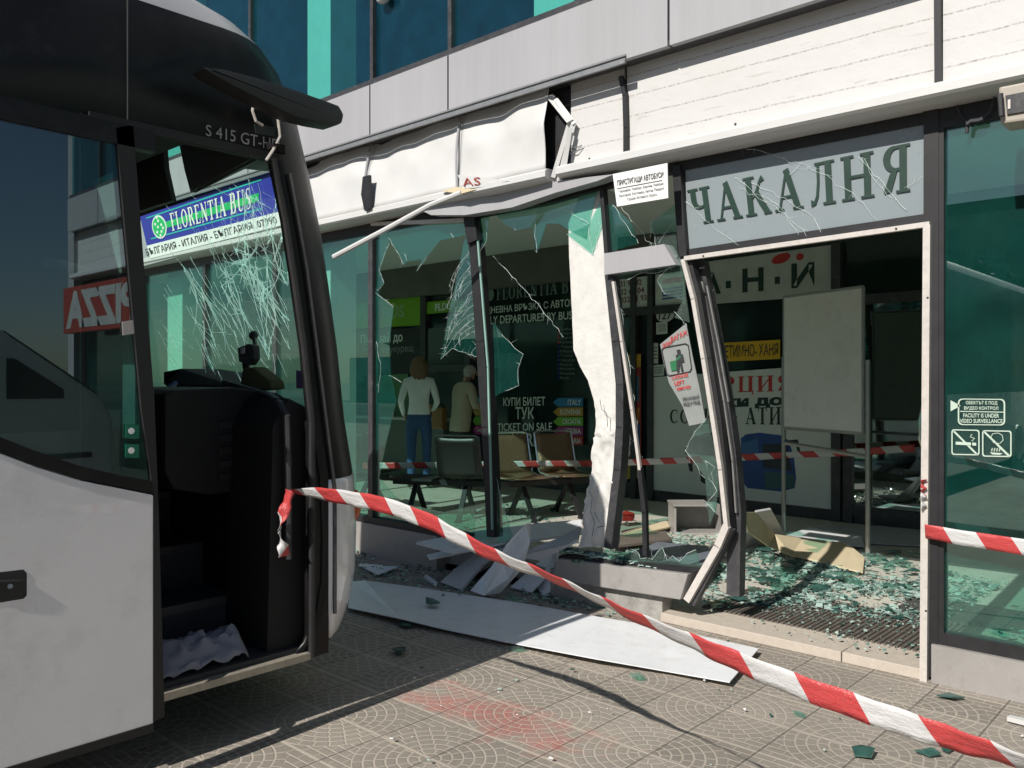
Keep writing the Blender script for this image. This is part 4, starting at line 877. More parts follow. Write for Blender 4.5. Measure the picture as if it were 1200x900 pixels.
SKIN = mat('skin', (0.50, 0.31, 0.23), 0.6, 0, 0.08, 20); JEANS = mat('blue_jeans', (0.035, 0.085, 0.20), 0.85, 0, 0.2, 12, 0.3, 200); SWEAT = mat('pale_grey_sweater', (0.78, 0.80, 0.79), 0.9, 0, 0.08, 12, 0.4, 120)
JACK = mat('beige_jacket', (0.46, 0.40, 0.29), 0.85, 0, 0.12, 8, 0.4, 30); TROUS = mat('dark_trousers', (0.035, 0.034, 0.036), 0.9, 0, 0.2, 10); SHOE = mat('dark_shoe', (0.02, 0.018, 0.018), 0.5)
E_ = [('pelvis','waist'),('waist','chest'),('chest','neck'),('neck','jaw'),('jaw','head'),('head','crown')]
for sd_ in 'LR':
    E_ += [('pelvis','hip'+sd_),('hip'+sd_,'knee'+sd_),('knee'+sd_,'calf'+sd_),('calf'+sd_,'ankle'+sd_),('ankle'+sd_,'toe'+sd_),('chest','sho'+sd_),('sho'+sd_,'elb'+sd_),('elb'+sd_,'fore'+sd_),('fore'+sd_,'wri'+sd_),('wri'+sd_,'palm'+sd_)]
def skel(lean=0.0, head=(0,0), arms=None, fat=1.0, leg=0.0):
    p = {'pelvis':(0,0,.93),'waist':(0,.01+lean*.3,1.10),'chest':(0,.0+lean*.7,1.31),'neck':(0,-.005+lean,1.455),'jaw':(head[0]*.5,.03+lean+head[1]*.4,1.535),'head':(head[0],.03+lean+head[1],1.60),'crown':(head[0],.015+lean+head[1],1.665)}
    r = {'pelvis':(.155*fat,.115*fat),'waist':(.135*fat,.105*fat),'chest':(.155*fat,.115*fat),'neck':.052,'jaw':(.058,.068),'head':(.074,.088),'crown':(.052,.064)}
    for k, sx in (('L',-1),('R',1)):
        a = arms[k]
        p.update({'hip'+k:(sx*.095,0,.85),'knee'+k:(sx*.10,.02+leg*sx,.47),'calf'+k:(sx*.10,-.01+leg*sx,.33),'ankle'+k:(sx*.10,-.02+leg*sx*1.3,.085),'toe'+k:(sx*.125,.13+leg*sx*1.3,.04),
                  'sho'+k:(sx*.165,-.005+lean*.9,1.385),'elb'+k:a[0],'fore'+k:tuple((Vector(a[0])*.6+Vector(a[1])*.4)),'wri'+k:a[1],'palm'+k:a[2]})
        r.update({'hip'+k:.092*fat,'knee'+k:.062,'calf'+k:.06,'ankle'+k:.042,'toe'+k:(.042,.032),'sho'+k:.064*fat,'elb'+k:.046*fat,'fore'+k:.042*fat,'wri'+k:.029,'palm'+k:(.036,.020)})
    return {'p':p,'r':r,'e':E_}
def fingers(j):
    fs = []
    for k, sx in (('L',-1),('R',1)):
        w_, pm_ = Vector(j['p']['wri'+k]), Vector(j['p']['palm'+k]); d = (pm_-w_).normalized(); sidev = Vector((0,1,0)) if abs(d.y) < 0.7 else Vector((0,0,1)); sidev = (sidev - d*sidev.dot(d)).normalized(); curl = d.cross(sidev)*(-sx)
        for q_ in range(4):
            b0 = pm_ + sidev*(q_-1.5)*0.019 + d*0.01; L = (.075,.085,.08,.062)[q_]
            fs.append(lambda mb, b0=b0, d=d, c=curl, L=L: mb.tube([b0, b0+d*L*.5, b0+d*L*.85+c*L*.3, b0+d*L*.95+c*L*.6], [.010,.009,.008,.006], 6))
        b0 = (w_+pm_)/2 + sidev*0.03
        fs.append(lambda mb, b0=b0, d=d, s=sidev: mb.tube([b0, b0+s*.025+d*.03, b0+s*.03+d*.06], [.012,.010,.008], 6))
    return fs
def face(j):
    h = Vector(j['p']['head']); jw = Vector(j['p']['jaw'])
    return [lambda mb: mb.tube([h+Vector((0,.075,.01)), h+Vector((0,.108,-.03)), h+Vector((0,.085,-.04))], [.010,.016,.012], 6),
            lambda mb: mb.ball(h+Vector((-.078,-.005,-.01)), (.012,.022,.032), 8, 6), lambda mb: mb.ball(h+Vector((.078,-.005,-.01)), (.012,.022,.032), 8, 6),
            lambda mb: mb.ball(h+Vector((-.03,.078,.012)), (.013,.008,.008), 8, 6), lambda mb: mb.ball(h+Vector((.03,.078,.012)), (.013,.008,.008), 8, 6),
            lambda mb: mb.tube([jw+Vector((-.025,.078,-.0)), jw+Vector((0,.085,-.0)), jw+Vector((.025,.078,-.0))], .007, 6)]
wj = skel(arms={'L':((-.235,-.03,1.13),(-.20,.14,.96),(-.18,.20,.93)), 'R':((.235,-.02,1.13),(.19,.16,1.02),(.15,.22,1.02))}, fat=0.93, leg=.03)
def wmat(c):
    if c.z > 1.475: return 0
    if c.z < .10: return 3
    if (Vector(c)-Vector(wj['p']['palmL'])).length < .075 or (Vector(c)-Vector(wj['p']['palmR'])).length < .075 or (Vector(c)-Vector(wj['p']['palmL'])-Vector((0,.05,-.02))).length < .11 and c.y > .15: return 0
    if abs(c.x) < .19 and c.z < .965 and c.y < .14: return 2
    return 1
def bob(mb):
    h = Vector(wj['p']['head'])
    mb.ball(h+Vector((0,-.012,.022)), (.098,.108,.092), 16, 10); mb.ball(h+Vector((0,-.055,-.06)), (.098,.070,.135), 16, 10)
    for sx in (-1, 1): mb.ball(h+Vector((sx*.075,-.01,-.06)), (.030,.055,.12), 12, 8)
    for k in range(26):
        a = math.pi*(1.02+0.96*k/25); x, y = .095*math.cos(a), .085*math.sin(a)-.03
        mb.tube([h+Vector((x,y,.03)), h+Vector((x*1.08,y*1.1,-.07)), h+Vector((x*.98,y,-.16-.03*random.random()))], [.014,.017,.006], 6)
wl = CAM + ray(491, HZ)*11.3; wl.z = ZF
person('person', 'standing person with a blond bob, pale sweater and blue jeans seen from behind', wl, YAW+math.radians(6), 1.76, wj, [SKIN, SWEAT, JEANS, SHOE], wmat, bob, mat('blond_hair', (0.20,0.125,0.065), 0.6, 0, 0.35, 40), fingers(wj)+face(wj), (.10,.965,1.475))
mj = skel(lean=.10, head=(.02,.05), arms={'L':((-.26,.10,1.12),(-.20,.32,1.10),(-.17,.39,1.12)), 'R':((.25,.10,1.14),(.16,.34,1.16),(.12,.41,1.17))}, fat=1.16)
def mmat(c):
    if c.z > 1.47: return 0
    if c.z < .10: return 3
    if c.y > .34 or (Vector(c)-Vector(mj['p']['palmL'])).length < .06 or (Vector(c)-Vector(mj['p']['palmR'])).length < .06: return 0
    if c.z < .80: return 2
    return 1
def short(mb):
    h = Vector(mj['p']['head']); mb.ball(h+Vector((0,-.018,.022)), (.086,.094,.075), 16, 10); mb.ball(h+Vector((0,-.05,-.02)), (.080,.055,.07), 14, 8)
ml = CAM + ray(538, HZ)*11.2; ml.z = ZF
mo = person('person', 'grey-haired person in a beige jacket leaning towards the ticket window', ml, YAW-math.radians(55), 1.66, mj, [SKIN, JACK, TROUS, SHOE], mmat, short, mat('grey_hair', (0.42,0.40,0.37), 0.7, 0, 0.25, 50), fingers(mj)+face(mj), (.10,.80,1.47))
bagp = CAM + ray(515, HZ)*11.7
bg_ = thing('shoulder_bag', 'tan leather bag standing between the two people', 'bag', (bagp.x, bagp.y, ZF+0.75))
MB().box(bagp.x-.11, bagp.x+.11, bagp.y-.05, bagp.y+.05, ZF+0.78, ZF+1.08).build('bag_body', mat('tan_leather', (0.30,0.15,0.05), 0.5), bg_, bevel=0.02)
MB().tube([(bagp.x-.10,bagp.y,ZF+1.07),(bagp.x-.02,bagp.y-.02,ZF+1.22),(bagp.x+.10,bagp.y,ZF+1.07)], 0.012, 6).build('strap', M_BUSI, bg_)
cp = CAM + ray(500, HZ)*12.1; cp2 = onY(455, 505, 8.3)
ct = thing('ticket_counter', 'grey ticket counter under the lime panel', 'counter', (cp2.x, 8.4, ZF))
MB().box(cp2.x-0.8, cp2.x+1.3, 8.25, 8.60, ZF+0.001, ZF+0.86).build('counter_body', mat('counter_green', (0.10,0.13,0.11), 0.5), ct); MB().box(cp2.x-0.85, cp2.x+1.35, 8.15, 8.62, ZF+0.862, ZF+0.90).build('counter_top', M_PANEL, ct)

# ------------------------------------------------------------------ whiteboard on its stand
wb = thing('whiteboard_stand', 'blank white board on a grey tube stand inside the doorway', 'board', (-2.9, 7.0, ZF))
rf = onZ(1017, 652, ZF); lf = Vector((rf.x-0.92, rf.y+0.42, ZF))
def bz(p, z): return Vector((p.x, p.y, z))
zt = 1.5 + (HZ-336)/F_PX*(rf-CAM).dot(VD); zb = 1.5 + (HZ-508)/F_PX*(rf-CAM).dot(VD)
nb = (lf-rf).normalized(); nn = Vector((nb.y, -nb.x, 0)); nn = nn if nn.y < 0 else -nn
a, b = rf+nb*0.03, lf-nb*0.03
MB().prism([bz(a,zb)+nn*.03, bz(b,zb)+nn*.03, bz(b,zt)+nn*.03, bz(a,zt)+nn*.03], -nn*0.02).build('board', M_WBOARD, wb)
fm = MB()
for p, r_ in (((bz(a,zb),bz(a,zt)),0),((bz(b,zb),bz(b,zt)),0),((bz(a,zt),bz(b,zt)),0),((bz(a,zb),bz(b,zb)),0)): fm.tube([p[0]+nn*.02, p[1]+nn*.02], 0.016, 6)
fm.build('board_frame', M_STEEL, wb)
for p in (rf, lf):
    MB().tube([bz(p, ZF), bz(p, 1.67 if p is rf else 1.72)], 0.021, 10).build('leg', M_STEEL, wb, smooth=True)
    MB().beam(p - nn*0.35 + Vector((0,0,.015)), p + nn*0.35 + Vector((0,0,.015)), 0.04, 0.025, nb).build('foot', M_STEEL, wb)
MB().tube([bz(rf, .87), bz(lf, .92)], 0.018, 8).build('crossbar', M_STEEL, wb)

# ------------------------------------------------------------------ debris
def board(name, label, cat, pts, t, m, group=None, up=(0,0,1)):
    P = [onZ(x, y, z) for x, y, z in pts]
    c = sum(P, Vector())/len(P); nrm = Vector((0,0,0))
    for i in range(len(P)): nrm += (P[i]-c).cross(P[(i+1) % len(P)]-c)
    nrm.normalize(); nrm = nrm if nrm.z > 0 else -nrm
    return tag(MB().prism(P, -nrm*t).build(name, m), label, cat, group)
# long sheet lying on the paving
sh = MB(); top_ = [(412,681.5),(427,680),(480,687),(614,707),(700,722.5),(780,736),(889,760)]; bot = [(408,712),(470,725),(520,737),(593,752),(700,772),(780,786),(855,799)]
A = [onZ(x, y, 0.02+0.018*math.sin(i*1.3)**2) for i, (x, y) in enumerate(top_)]; C = [onZ(x, y, 0.025+0.02*math.sin(i*1.1+.5)**2) for i, (x, y) in enumerate(bot)]
i0 = 0; sh.v = A + C; n_ = len(A)
for k in range(n_-1): sh.f.append((k, k+1, n_+k+1, n_+k)); sh.mi.append(0)
o = sh.build('fallen_fascia_sheet', M_ACW); md = o.modifiers.new('t', 'SOLIDIFY'); md.thickness = 0.005
tag(o, 'long white fascia sheet lying across the paving beside the bus', 'sheet')
board('broken_board', 'pale long board lying level across the rubble heap below the bent corner post', 'board', [(488,635,.30),(560,622,.32),(640,612,.33),(681,609,.33),(683,624,.28),(640,630,.28),(530,646,.27)], 0.02, M_ACW)
pb = board('broken_board', 'white split board with black letter pieces, leaning in the rubble heap', 'board', [(551,692,.03),(567,698,.03),(586,695,.03),(613,666,.20),(621,636,.40),(622,613,.50),(616,614,.52),(594,637,.38),(575,665,.2)], 0.008, M_ACW)
for pts in ([(593,637),(599,632),(603,642),(597,646)], [(604,629),(610,625),(613,640),(607,640)], [(612,637),(618,632),(618,638),(614,642)], [(583,650),(589,645),(590,655),(582,657)]):
    z0 = [0.415 - (y-625)*0.0085 for x, y in pts]; P = [onZ(x, y, z+0.012) for (x, y), z in zip(pts, z0)]
    MB().prism(P, (0,0,0.002)).build('letter_piece', M_INK, pb)
board('broken_board', 'grey wide board end sloping down to the dark paving in the rubble heap', 'board', [(516,682,.02),(540,691,.02),(564,662,.16),(591,642,.28),(566,637,.28),(546,655,.16)], 0.02, M_ACM)
board('broken_board', 'grey board propped against the foot of the broken white column', 'board', [(604,650,.30),(632,654,.28),(677,632,.42),(680,617,.44),(650,632,.38)], 0.02, M_ACM)
board('broken_board', 'narrow white splinter standing below the side light sill', 'board', [(653,645,.34),(648,650,.28),(643,668,.14),(628,688,.02),(636,697,.02),(644,693,.03),(647,672,.14)], 0.012, M_ACW)
board('broken_board', 'small pale board lying flat on the dark paving next to the bus front', 'board', [(420,662,.02),(424,660,.02),(467,664,.03),(443,673,.03)], 0.008, M_ACW)
board('broken_board', 'thin pale stick of board on the paving left of the rubble heap', 'board', [(497,675,.03),(500,673,.03),(513,682,.03),(511,685,.03)], 0.02, M_ACW)
board('broken_board', 'grey strip of board slanting behind the lettered white board', 'board', [(530,668,.02),(551,676,.02),(603,641,.27),(588,633,.27)], 0.015, M_ACM)
board('broken_board', 'white flat board end poking out right of the lettered board', 'board', [(598,688,.02),(622,694,.02),(662,652,.24),(646,645,.25)], 0.012, M_ACW)
board('broken_board', 'thin white lath lying along the left glass base over the heap', 'board', [(500,650,.16),(503,655,.15),(575,640,.30),(612,630,.33),(608,625,.34)], 0.012, M_ACW)
# inside the doorway
cb_ = MB(); tp = [(869,601,.52),(884,600,.50),(907,627,.22),(941,632,.12),(985,637,.10),(999,643,.09),(1013,655,.075)]; bt = [(872,612,.46),(876,624,.36),(900,641,.16),(927,652,.10),(960,659,.08),(990,667,.075),(1011,672,.07)]
A = [onZ(*p) for p in tp]; C = [onZ(*p) for p in bt]; cb_.v = A + C; n_ = len(A)
for k in range(n_-1): cb_.f.append((k, k+1, n_+k+1, n_+k)); cb_.mi.append(0)
o = cb_.build('bent_cream_board', M_CREAM); md = o.modifiers.new('t', 'SOLIDIFY'); md.thickness = 0.012
tag(o, 'bent cream board curling up from the glass litter in the doorway', 'board')
board('composite_panel', 'grey panel tilted up behind the bent cream board', 'panel', [(885,598,.45),(902,595,.45),(921,630,.12),(908,630,.10),(880,640,.08),(866,640,.12)], 0.02, M_ACM)
board('composite_panel', 'white torn sheet lying in the sun behind the cream board', 'panel', [(922,627,.10),(948,618,.08),(1010,628,.08),(1013,640,.08),(950,636,.10)], 0.01, M_ACW)
board('composite_panel', 'grey flat sheet in the shade by the back door', 'panel', [(955,617,.07),(1030,616,.07),(1090,622,.07),(1090,640,.07),(1020,636,.07)], 0.01, M_ACM)
board('composite_panel', 'white-edged panel lying low behind the bent door post', 'panel', [(840,633,.10),(888,634,.10),(890,641,.09),(842,650,.09)], 0.03, M_ACM)
board('composite_panel', 'blue-grey panel lying just behind the side light sill', 'panel', [(722,655,.22),(770,635,.22),(830,640,.20),(840,655,.20),(812,668,.22)], 0.015, mat('blue_grey_panel', (0.20,0.23,0.27), 0.25, 0, 0.1, 4))
board('composite_panel', 'tan strip of panel in the sun behind the side light opening', 'panel', [(728,622,.10),(782,610,.10),(785,617,.10),(730,630,.10)], 0.015, M_CREAM)
board('composite_panel', 'dark brown board in the shade behind the broken column', 'panel', [(716,628,.12),(780,622,.12),(786,632,.12),(716,640,.12)], 0.02, mat('brown_board', (0.14,0.12,0.10), 0.7))
red = tag(MB().prism([onZ(*p) for p in ((721,607,.12),(735,604,.14),(744,607,.12),(742,611,.10),(730,611,.11))], (0,0,0.05)).build('red_plastic_scrap', M_RED, None, bevel=0.008), 'bright red plastic scrap on the floor behind the broken column', 'scrap')
# open metal casing
c0 = onZ(790, 627, ZF); ex = (onZ(838, 627, ZF) - c0); ex.z = 0; ex = ex.normalized(); ey = Vector((-ex.y, ex.x, 0)); bxm = MB()
Lx, Dy, Hz = 0.46, 0.30, 0.27
def bb(x0,x1,y0,y1,z0,z1): bxm.prism([c0+ex*x0+ey*y0+Vector((0,0,z0)), c0+ex*x1+ey*y0+Vector((0,0,z0)), c0+ex*x1+ey*y0+Vector((0,0,z1)), c0+ex*x0+ey*y0+Vector((0,0,z1))], ey*(y1-y0))
bb(0,Lx,0,Dy,0.002,0.02); bb(0,0.02,0,Dy,0.021,Hz); bb(Lx-0.02,Lx,0,Dy,0.021,Hz); bb(0.021,Lx-0.021,Dy-0.02,Dy,0.021,Hz); bb(-0.01,Lx*.75,-0.02,Dy,Hz+0.001,Hz+0.02)
tag(bxm.build('metal_casing', M_SILL), 'open grey metal casing lying on the hall floor behind the bent door jamb', 'casing')
# glass on the floor
def shard(px, py, z, r, label, group, m, asp=0.5):
    c = onZ(px, py, z); n = random.randint(4, 6); a0 = random.uniform(0, 6); pts = []
    for k in range(n):
        a = a0 + 2*math.pi*k/n + random.uniform(-.35,.35); rr_ = r*random.uniform(.6,1.25); pts.append(c + Vector((rr_*math.cos(a), rr_*math.sin(a)*asp*1.6, random.uniform(0,.35)*r)))
    return tag(MB().prism(pts, (0,0,0.007)).build('glass_shard', m), label, 'glass shard', group)
G_FLOOR = mat('crushed_green_glass', (0.20, 0.33, 0.29), 0.12, 0.0, 0.5, 25, spec=0.8)
G_FLOORD = mat('dark_green_glass', (0.035, 0.10, 0.085), 0.08, 0.0, 0.3, 25, spec=0.9)
L1 = 'jagged green glass shard among the litter on the doorway floor'
fl_spots = [(838,665),(850,672),(872,655),(885,668),(903,655),(915,672),(930,662),(945,674),(960,668),(975,680),(990,676),(1005,684),(1020,670),(1040,664),(1058,660),(1070,672),(1062,688),(1046,690),(900,684),(880,692),(915,690),(958,690),(1028,655),(1045,650),(890,645),(940,646),(1076,650),(866,705),(840,710),(905,662)]
for k, (x, y) in enumerate(fl_spots): shard(x + random.uniform(-4,4), y + random.uniform(-2,2), ZF+0.02, random.uniform(.05,.12), L1, 'glass shards on the doorway floor', G_SHARD if k % 3 else G_FLOORD)
L2 = 'green glass shard lying around the rubble heap and the broken sill'
for x, y in ((700,652),(715,649),(690,655),(676,660),(668,650),(730,652),(600,703),(660,706),(640,700),(700,711)): shard(x, y, .31 if y < 665 else .01, random.uniform(.04,.08), L2, 'glass shards by the sill', G_SHARD if random.random() < .6 else G_FLOORD)
for (x, y, r, z, lb, m, tilt) in ((1115,818,.07,.006,'green thick glass offcut on the paving in front of the right base wall',G_FLOORD,0),(1010,883,.065,.006,'grey flat slate-like glass flake, largest near the bottom edge',G_FLOORD,0),(1086,884,.045,.006,'dark oval glass flake on the paving beside the tape',G_FLOORD,0),(1108,880,.03,.006,'smallest dark glass flake next to the oval one',G_FLOORD,0),
        (947,820,.03,.006,'dark chip of glass on the paving under the tape',G_FLOORD,0),(936,838,.03,.006,'pale green chip of glass on the fan paving',G_SHARD,0),(508,707,.07,.05,'dark green glass piece lying on the long white sheet',G_FLOORD,0),(476,733,.07,.008,'dark flake of glass in the shade of the bus',G_FLOORD,0),(466,764,.06,.008,'black flake of glass deep in the shade of the bus',G_FLOORD,0),(606,761,.05,.006,'pale crushed glass flake at the edge of the shade',G_SHARD,0),(713,775,.045,.006,'green crumpled glass flake under the white sheet edge',G_SHARD,0),(748,795,.04,.006,'green glass flake on the sunny paving beside the sheet tip',G_SHARD,0)):
    shard(x, y, z, r, lb, None, m)
tag(MB().prism([onZ(*p) for p in ((1180,845,.01),(1184,843,.01),(1206,848,.01),(1203,851,.01))], (0,0,0.02)).build('white_strip', M_SHEET), 'short white plastic strip on the paving at the right edge', 'strip')
from mathutils import noise as cl_n
class cl_: noise = staticmethod(cl_n.noise)
G_PALE = mat('pale_crushed_glass', (0.42, 0.56, 0.51), 0.2, 0.0, 0.3, 30, spec=0.7)
def litter(region, n, zf, smin, smax, name, m):
    mb = MB()
    xs_ = [p[0] for p in region]; ys_ = [p[1] for p in region]; got = 0
    def inside(x, y):
        c = False; j = len(region)-1
        for i in range(len(region)):
            a, b = region[i], region[j]
            if (a[1] > y) != (b[1] > y) and x < (b[0]-a[0])*(y-a[1])/(b[1]-a[1])+a[0]: c = not c
            j = i
        return c
    while got < n:
        x, y = random.uniform(min(xs_), max(xs_)), random.uniform(min(ys_), max(ys_))
        if not inside(x, y): continue
        if cl_.noise(Vector((x*2.3, y*2.3, zf*9))) < random.uniform(-.55, .25): got += 0.25; continue
        got += 1; c = Vector((x, y, zf + random.uniform(0, .015))); s = smin + (smax-smin)*random.random()**3; a0 = random.uniform(0, 6.28); k = random.choice((3, 4, 4))
        mb.cur = random.choice((0,0,0,1,1,2,2,2))
        pts = [c + Vector((s*math.cos(a0+6.28*i/k+random.uniform(-.4,.4)), s*math.sin(a0+6.28*i/k+random.uniform(-.4,.4)), random.uniform(-.2,.6)*s)) for i in range(k)]
        mb.prism(pts, (0, 0, min(.006, s*.5)))
    return tag(mb.build(name, [m, G_FLOORD, G_PALE]), kind='stuff')
litter([(-3.4,4.8),(-1.5,5.35),(-1.45,6.6),(-2.2,7.2),(-4.4,7.4),(-4.0,5.6)], 3000, ZF+.008, .003, .034, 'glass_litter', G_FLOOR)
litter([(-2.6,5.0),(-1.6,5.5),(-1.5,6.3),(-3.2,6.6),(-3.2,5.3)], 1800, ZF+.012, .003, .032, 'glass_litter', G_FLOOR)
litter([(-3.3,4.8),(-1.5,5.0),(-1.45,6.9),(-4.2,7.2)], 7500, ZF+.006, .002, .010, 'glass_litter', G_FLOOR)
litter([(-2.75,4.55),(-1.4,4.55),(-1.4,5.5),(-2.6,5.5)], 420, ZF+.017, .003, .014, 'glass_litter', G_FLOOR)
litter([(-1.2,4.8),(1.5,4.8),(1.5,7.0),(-1.2,7.2)], 900, ZF+.006, .005, .03, 'glass_litter', G_FLOOR)
litter([(-5.6,4.85),(-3.9,4.85),(-3.9,7.4),(-7.0,7.4)], 700, ZF+.006, .005, .03, 'glass_litter', G_FLOOR)
litter([(-3.9,3.95),(-2.9,4.45),(-3.6,4.5),(-6.0,4.5),(-6.2,3.9)], 1100, .006, .004, .022, 'glass_litter', G_FLOOR)
litter([(-3.75,4.50),(-2.9,4.50),(-2.9,4.62),(-3.75,4.62)], 500, .318, .006, .022, 'glass_litter', G_FLOOR)
litter([(-4.5,2.2),(-0.2,2.2),(-0.2,4.45),(-4.5,4.45)], 130, .004, .003, .012, 'paving_litter', M_ACW)

# ------------------------------------------------------------------ barrier tape
q = NT('barrier_tape'); uv = q.n('ShaderNodeUVMap'); s_ = q.n('ShaderNodeSeparateXYZ'); q.link(uv.outputs[0], s_.inputs[0])
f = q.m_('LESS_THAN', q.m_('FRACT', q.m_('ADD', q.m_('DIVIDE', s_.outputs[0], 0.30), q.m_('MULTIPLY', s_.outputs[1], 0.16))), 0.5)
tc = q.mix(f, (0.80, 0.80, 0.80), (0.68, 0.028, 0.03)); tmp_ = q.n('ShaderNodeMapping'); tmp_.inputs['Scale'].default_value = (14, 2.2, 1); q.link(uv.outputs[0], tmp_.inputs[0]); df = q.pbr(q.mix(q.m_('MULTIPLY', q.noise(6, 4, .7, tmp_.outputs[0]), .25), tc, (.5,.5,.5)), 0.32, 0, q.bump(q.noise(1.6, 4, .65, tmp_.outputs[0]), .55, .012)); tl_ = q.n('ShaderNodeBsdfTranslucent'); q.link(tc, tl_.inputs[0]); mx = q.n('ShaderNodeMixShader'); mx.inputs[0].default_value = 0.25
q.link(df, mx.inputs[1]); q.link(tl_.outputs[0], mx.inputs[2]); M_TAPE = q.done(mx.outputs[0])
def tape(name, label, pts, wd, tw, off=0.0, parent=None, sub_=8, tap=False):
    P = [Vector(p) for p in pts]; Q = []; T = []
    for i in range(len(P)-1):                        # Catmull-Rom
        p0, p1, p2, p3 = P[max(i-1,0)], P[i], P[i+1], P[min(i+2,len(P)-1)]
        for k in range(sub_):
            t = k/sub_; Q.append(0.5*((2*p1)+(p2-p0)*t+(2*p0-5*p1+4*p2-p3)*t*t+(3*p1-p0-3*p2+p3)*t**3)); T.append(tw[i]*(1-t)+tw[i+1]*t)
    Q.append(P[-1]); T.append(tw[-1]); n = len(Q); mb = MB(); L = [off]
    for i in range(1, n): L.append(L[-1]+(Q[i]-Q[i-1]).length)
    nw = 4
    for i in range(n):
        d = (Q[min(i+1,n-1)]-Q[max(i-1,0)]).normalized(); u = (UP - d*UP.dot(d)).normalized(); o_ = d.cross(u); a = math.radians(T[i]); ax = u*math.cos(a)+o_*math.sin(a); nx_ = d.cross(ax)
        mb.v += [Q[i] + ax*wd*(min(1, .25+i/9) if tap else 1)*(j/nw-.5) + nx_*0.0025*math.sin(i*.9)*(abs(j/nw-.5)*2) for j in range(nw+1)]
    for i in range(n-1):
        for j in range(nw): k = i*(nw+1)+j; mb.f.append((k, k+1, k+nw+2, k+nw+1)); mb.mi.append(0)
    me = bpy.data.meshes.new(name); me.from_pydata([tuple(v) for v in mb.v], [], mb.f); me.materials.append(M_TAPE); ul = me.uv_layers.new(name='UVMap')
    for p in me.polygons:
        p.use_smooth = True
        for li in p.loop_indices: vi = me.loops[li].vertex_index; ul.data[li].uv = (L[vi//(nw+1)], (vi % (nw+1))/nw)
    o = bpy.data.objects.new(name, me); COL.objects.link(o); md = o.modifiers.new('t', 'SOLIDIFY'); md.thickness = 0.0008
    if parent is not None: attach(o, parent)
    elif label: tag(o, label, 'barrier tape')
    return o
main_px = [(341,575,3.80),(385,580,3.62),(420,586,3.50),(450,592,3.42),(500,610,3.30),(545,634,3.18),(590,655,3.05),(640,674,2.92),(690,697,2.78),(740,721,2.66),(800,747,2.52),(850,769,2.40),(920,798,2.24),(1000,827,2.08),(1070,851,1.97),(1130,870,1.88),(1200,892,1.80),(1330,930,1.66),(1500,985,1.55)]
tw = [40,24,14,10,10,18,34,46,48,42,34,20,10,6,8,24,42,40,20]
tp_ = tape('barrier_tape', 'red and white barrier tape from the bus door sagging across to the bottom right corner', [atd(p[0], p[1], 1/(0.2725 + 0.2835*(p[0]-341)/859)) for p in main_px], 0.066, tw, 0.06, tap=True)
kn = tape('tape_tail', None, [atd(340,575,3.66), atd(336,590,3.66), atd(331,605,3.65), atd(327,622,3.66), atd(331,638,3.65), atd(333,652,3.66)], 0.05, [10,50,20,60,20,40], 0.0, tp_)
tape('barrier_tape', 'short red and white barrier tape running right from the pale door frame', [onY(1084,622,4.47), onY(1120,629,4.46), onY(1200,641,4.44), onY(1400,668,4.44), onY(1800,700,4.40)], 0.075, [20,6,4,4,4], 0.02)
it = [onY(425,546,5.7), onY(520,545,6.2), onY(600,544,6.7), onY(690,543,7.3), onY(760,541,7.75), onY(850,537,7.9), onY(930,533,7.95), onY(1000,530,8.0), onY(1072,525,8.2)]
tape('barrier_tape', 'distant barrier tape strung across the waiting hall behind the benches', it, 0.07, [4,10,5,20,10,5,30,10,5], 0.0)
pile = tape('tape_wrap', None, [onY(1082.5,562+5*k,4.47+(0.02 if k % 2 else -0.01)) for k in range(8)], 0.03, [80,20,70,30,80,20,60,30], 0)
tag(pile, 'red and white tape wound round the pale door frame', 'barrier tape')

# ------------------------------------------------------------------ the coach
BX, BXF = -3.2, -5.75                   # near side, far side
BUS = thing('coach', 'white and black touring coach parked with its front door open and windscreen cracked', 'bus', (-4.45, -2.5, 0))
def bpart(mb, name, m, parent=None, **k): return mb.build(name, m, parent or BUS, **k)
LV = [(.25,2.42,.03),(.33,2.50,.012),(.45,2.55,.004),(.60,2.58,0),(.80,2.585,0),(1.06,2.57,0),(1.32,2.52,0),(1.65,2.48,0),(1.95,2.43,0),(2.20,2.385,0),(2.42,2.33,0),(2.68,2.26,.005),(2.87,2.18,.02),(2.96,2.12,.045),(3.04,2.03,.09),(3.11,1.90,.16),(3.17,1.66,.30),(3.22,1.2,.55),(3.24,.6,.9)]
RC = 0.35
def lev(z):
    for a, b in zip(LV, LV[1:]):
        if a[0] <= z <= b[0]: t = (z-a[0])/(b[0]-a[0]); return a[1]*(1-t)+b[1]*t, a[2]*(1-t)+b[2]*t
    return (LV[0] if z < LV[0][0] else LV[-1])[1:]
def surf(s, z, inset=0.0):
    """skin of the coach: s<0 along the near side (metres back from the corner), 0..1 round the corner, 1..2 across the front, 2..3 far corner, >3 back along the far side"""
    yf, ins = lev(z); yf -= inset; ins += inset; x0, x1 = BX-ins, BXF+ins; r = RC
    if s <= 0: return Vector((x0, yf-r+s, z))
    if s <= 1: a = s*math.pi/2; return Vector((x0-r+r*math.cos(a), yf-r+r*math.sin(a), z))
    if s <= 2: t = s-1; xx = x0-r+(x1-x0+2*r)*t; return Vector((xx, yf+0.10*math.sin(math.pi*t)**0.9 if 0 < t < 1 else yf, z))
    if s <= 3: a = (s-2)*math.pi/2; return Vector((x1+r-r*math.sin(a), yf-r+r*math.cos(a), z))
    return Vector((x1, yf-r-(s-3), z))
ZS = sorted(set([l[0] for l in LV] + [.28, 2.46, 1.36]))
DY0, DY1 = 1.22, 2.03                    # door opening along Y
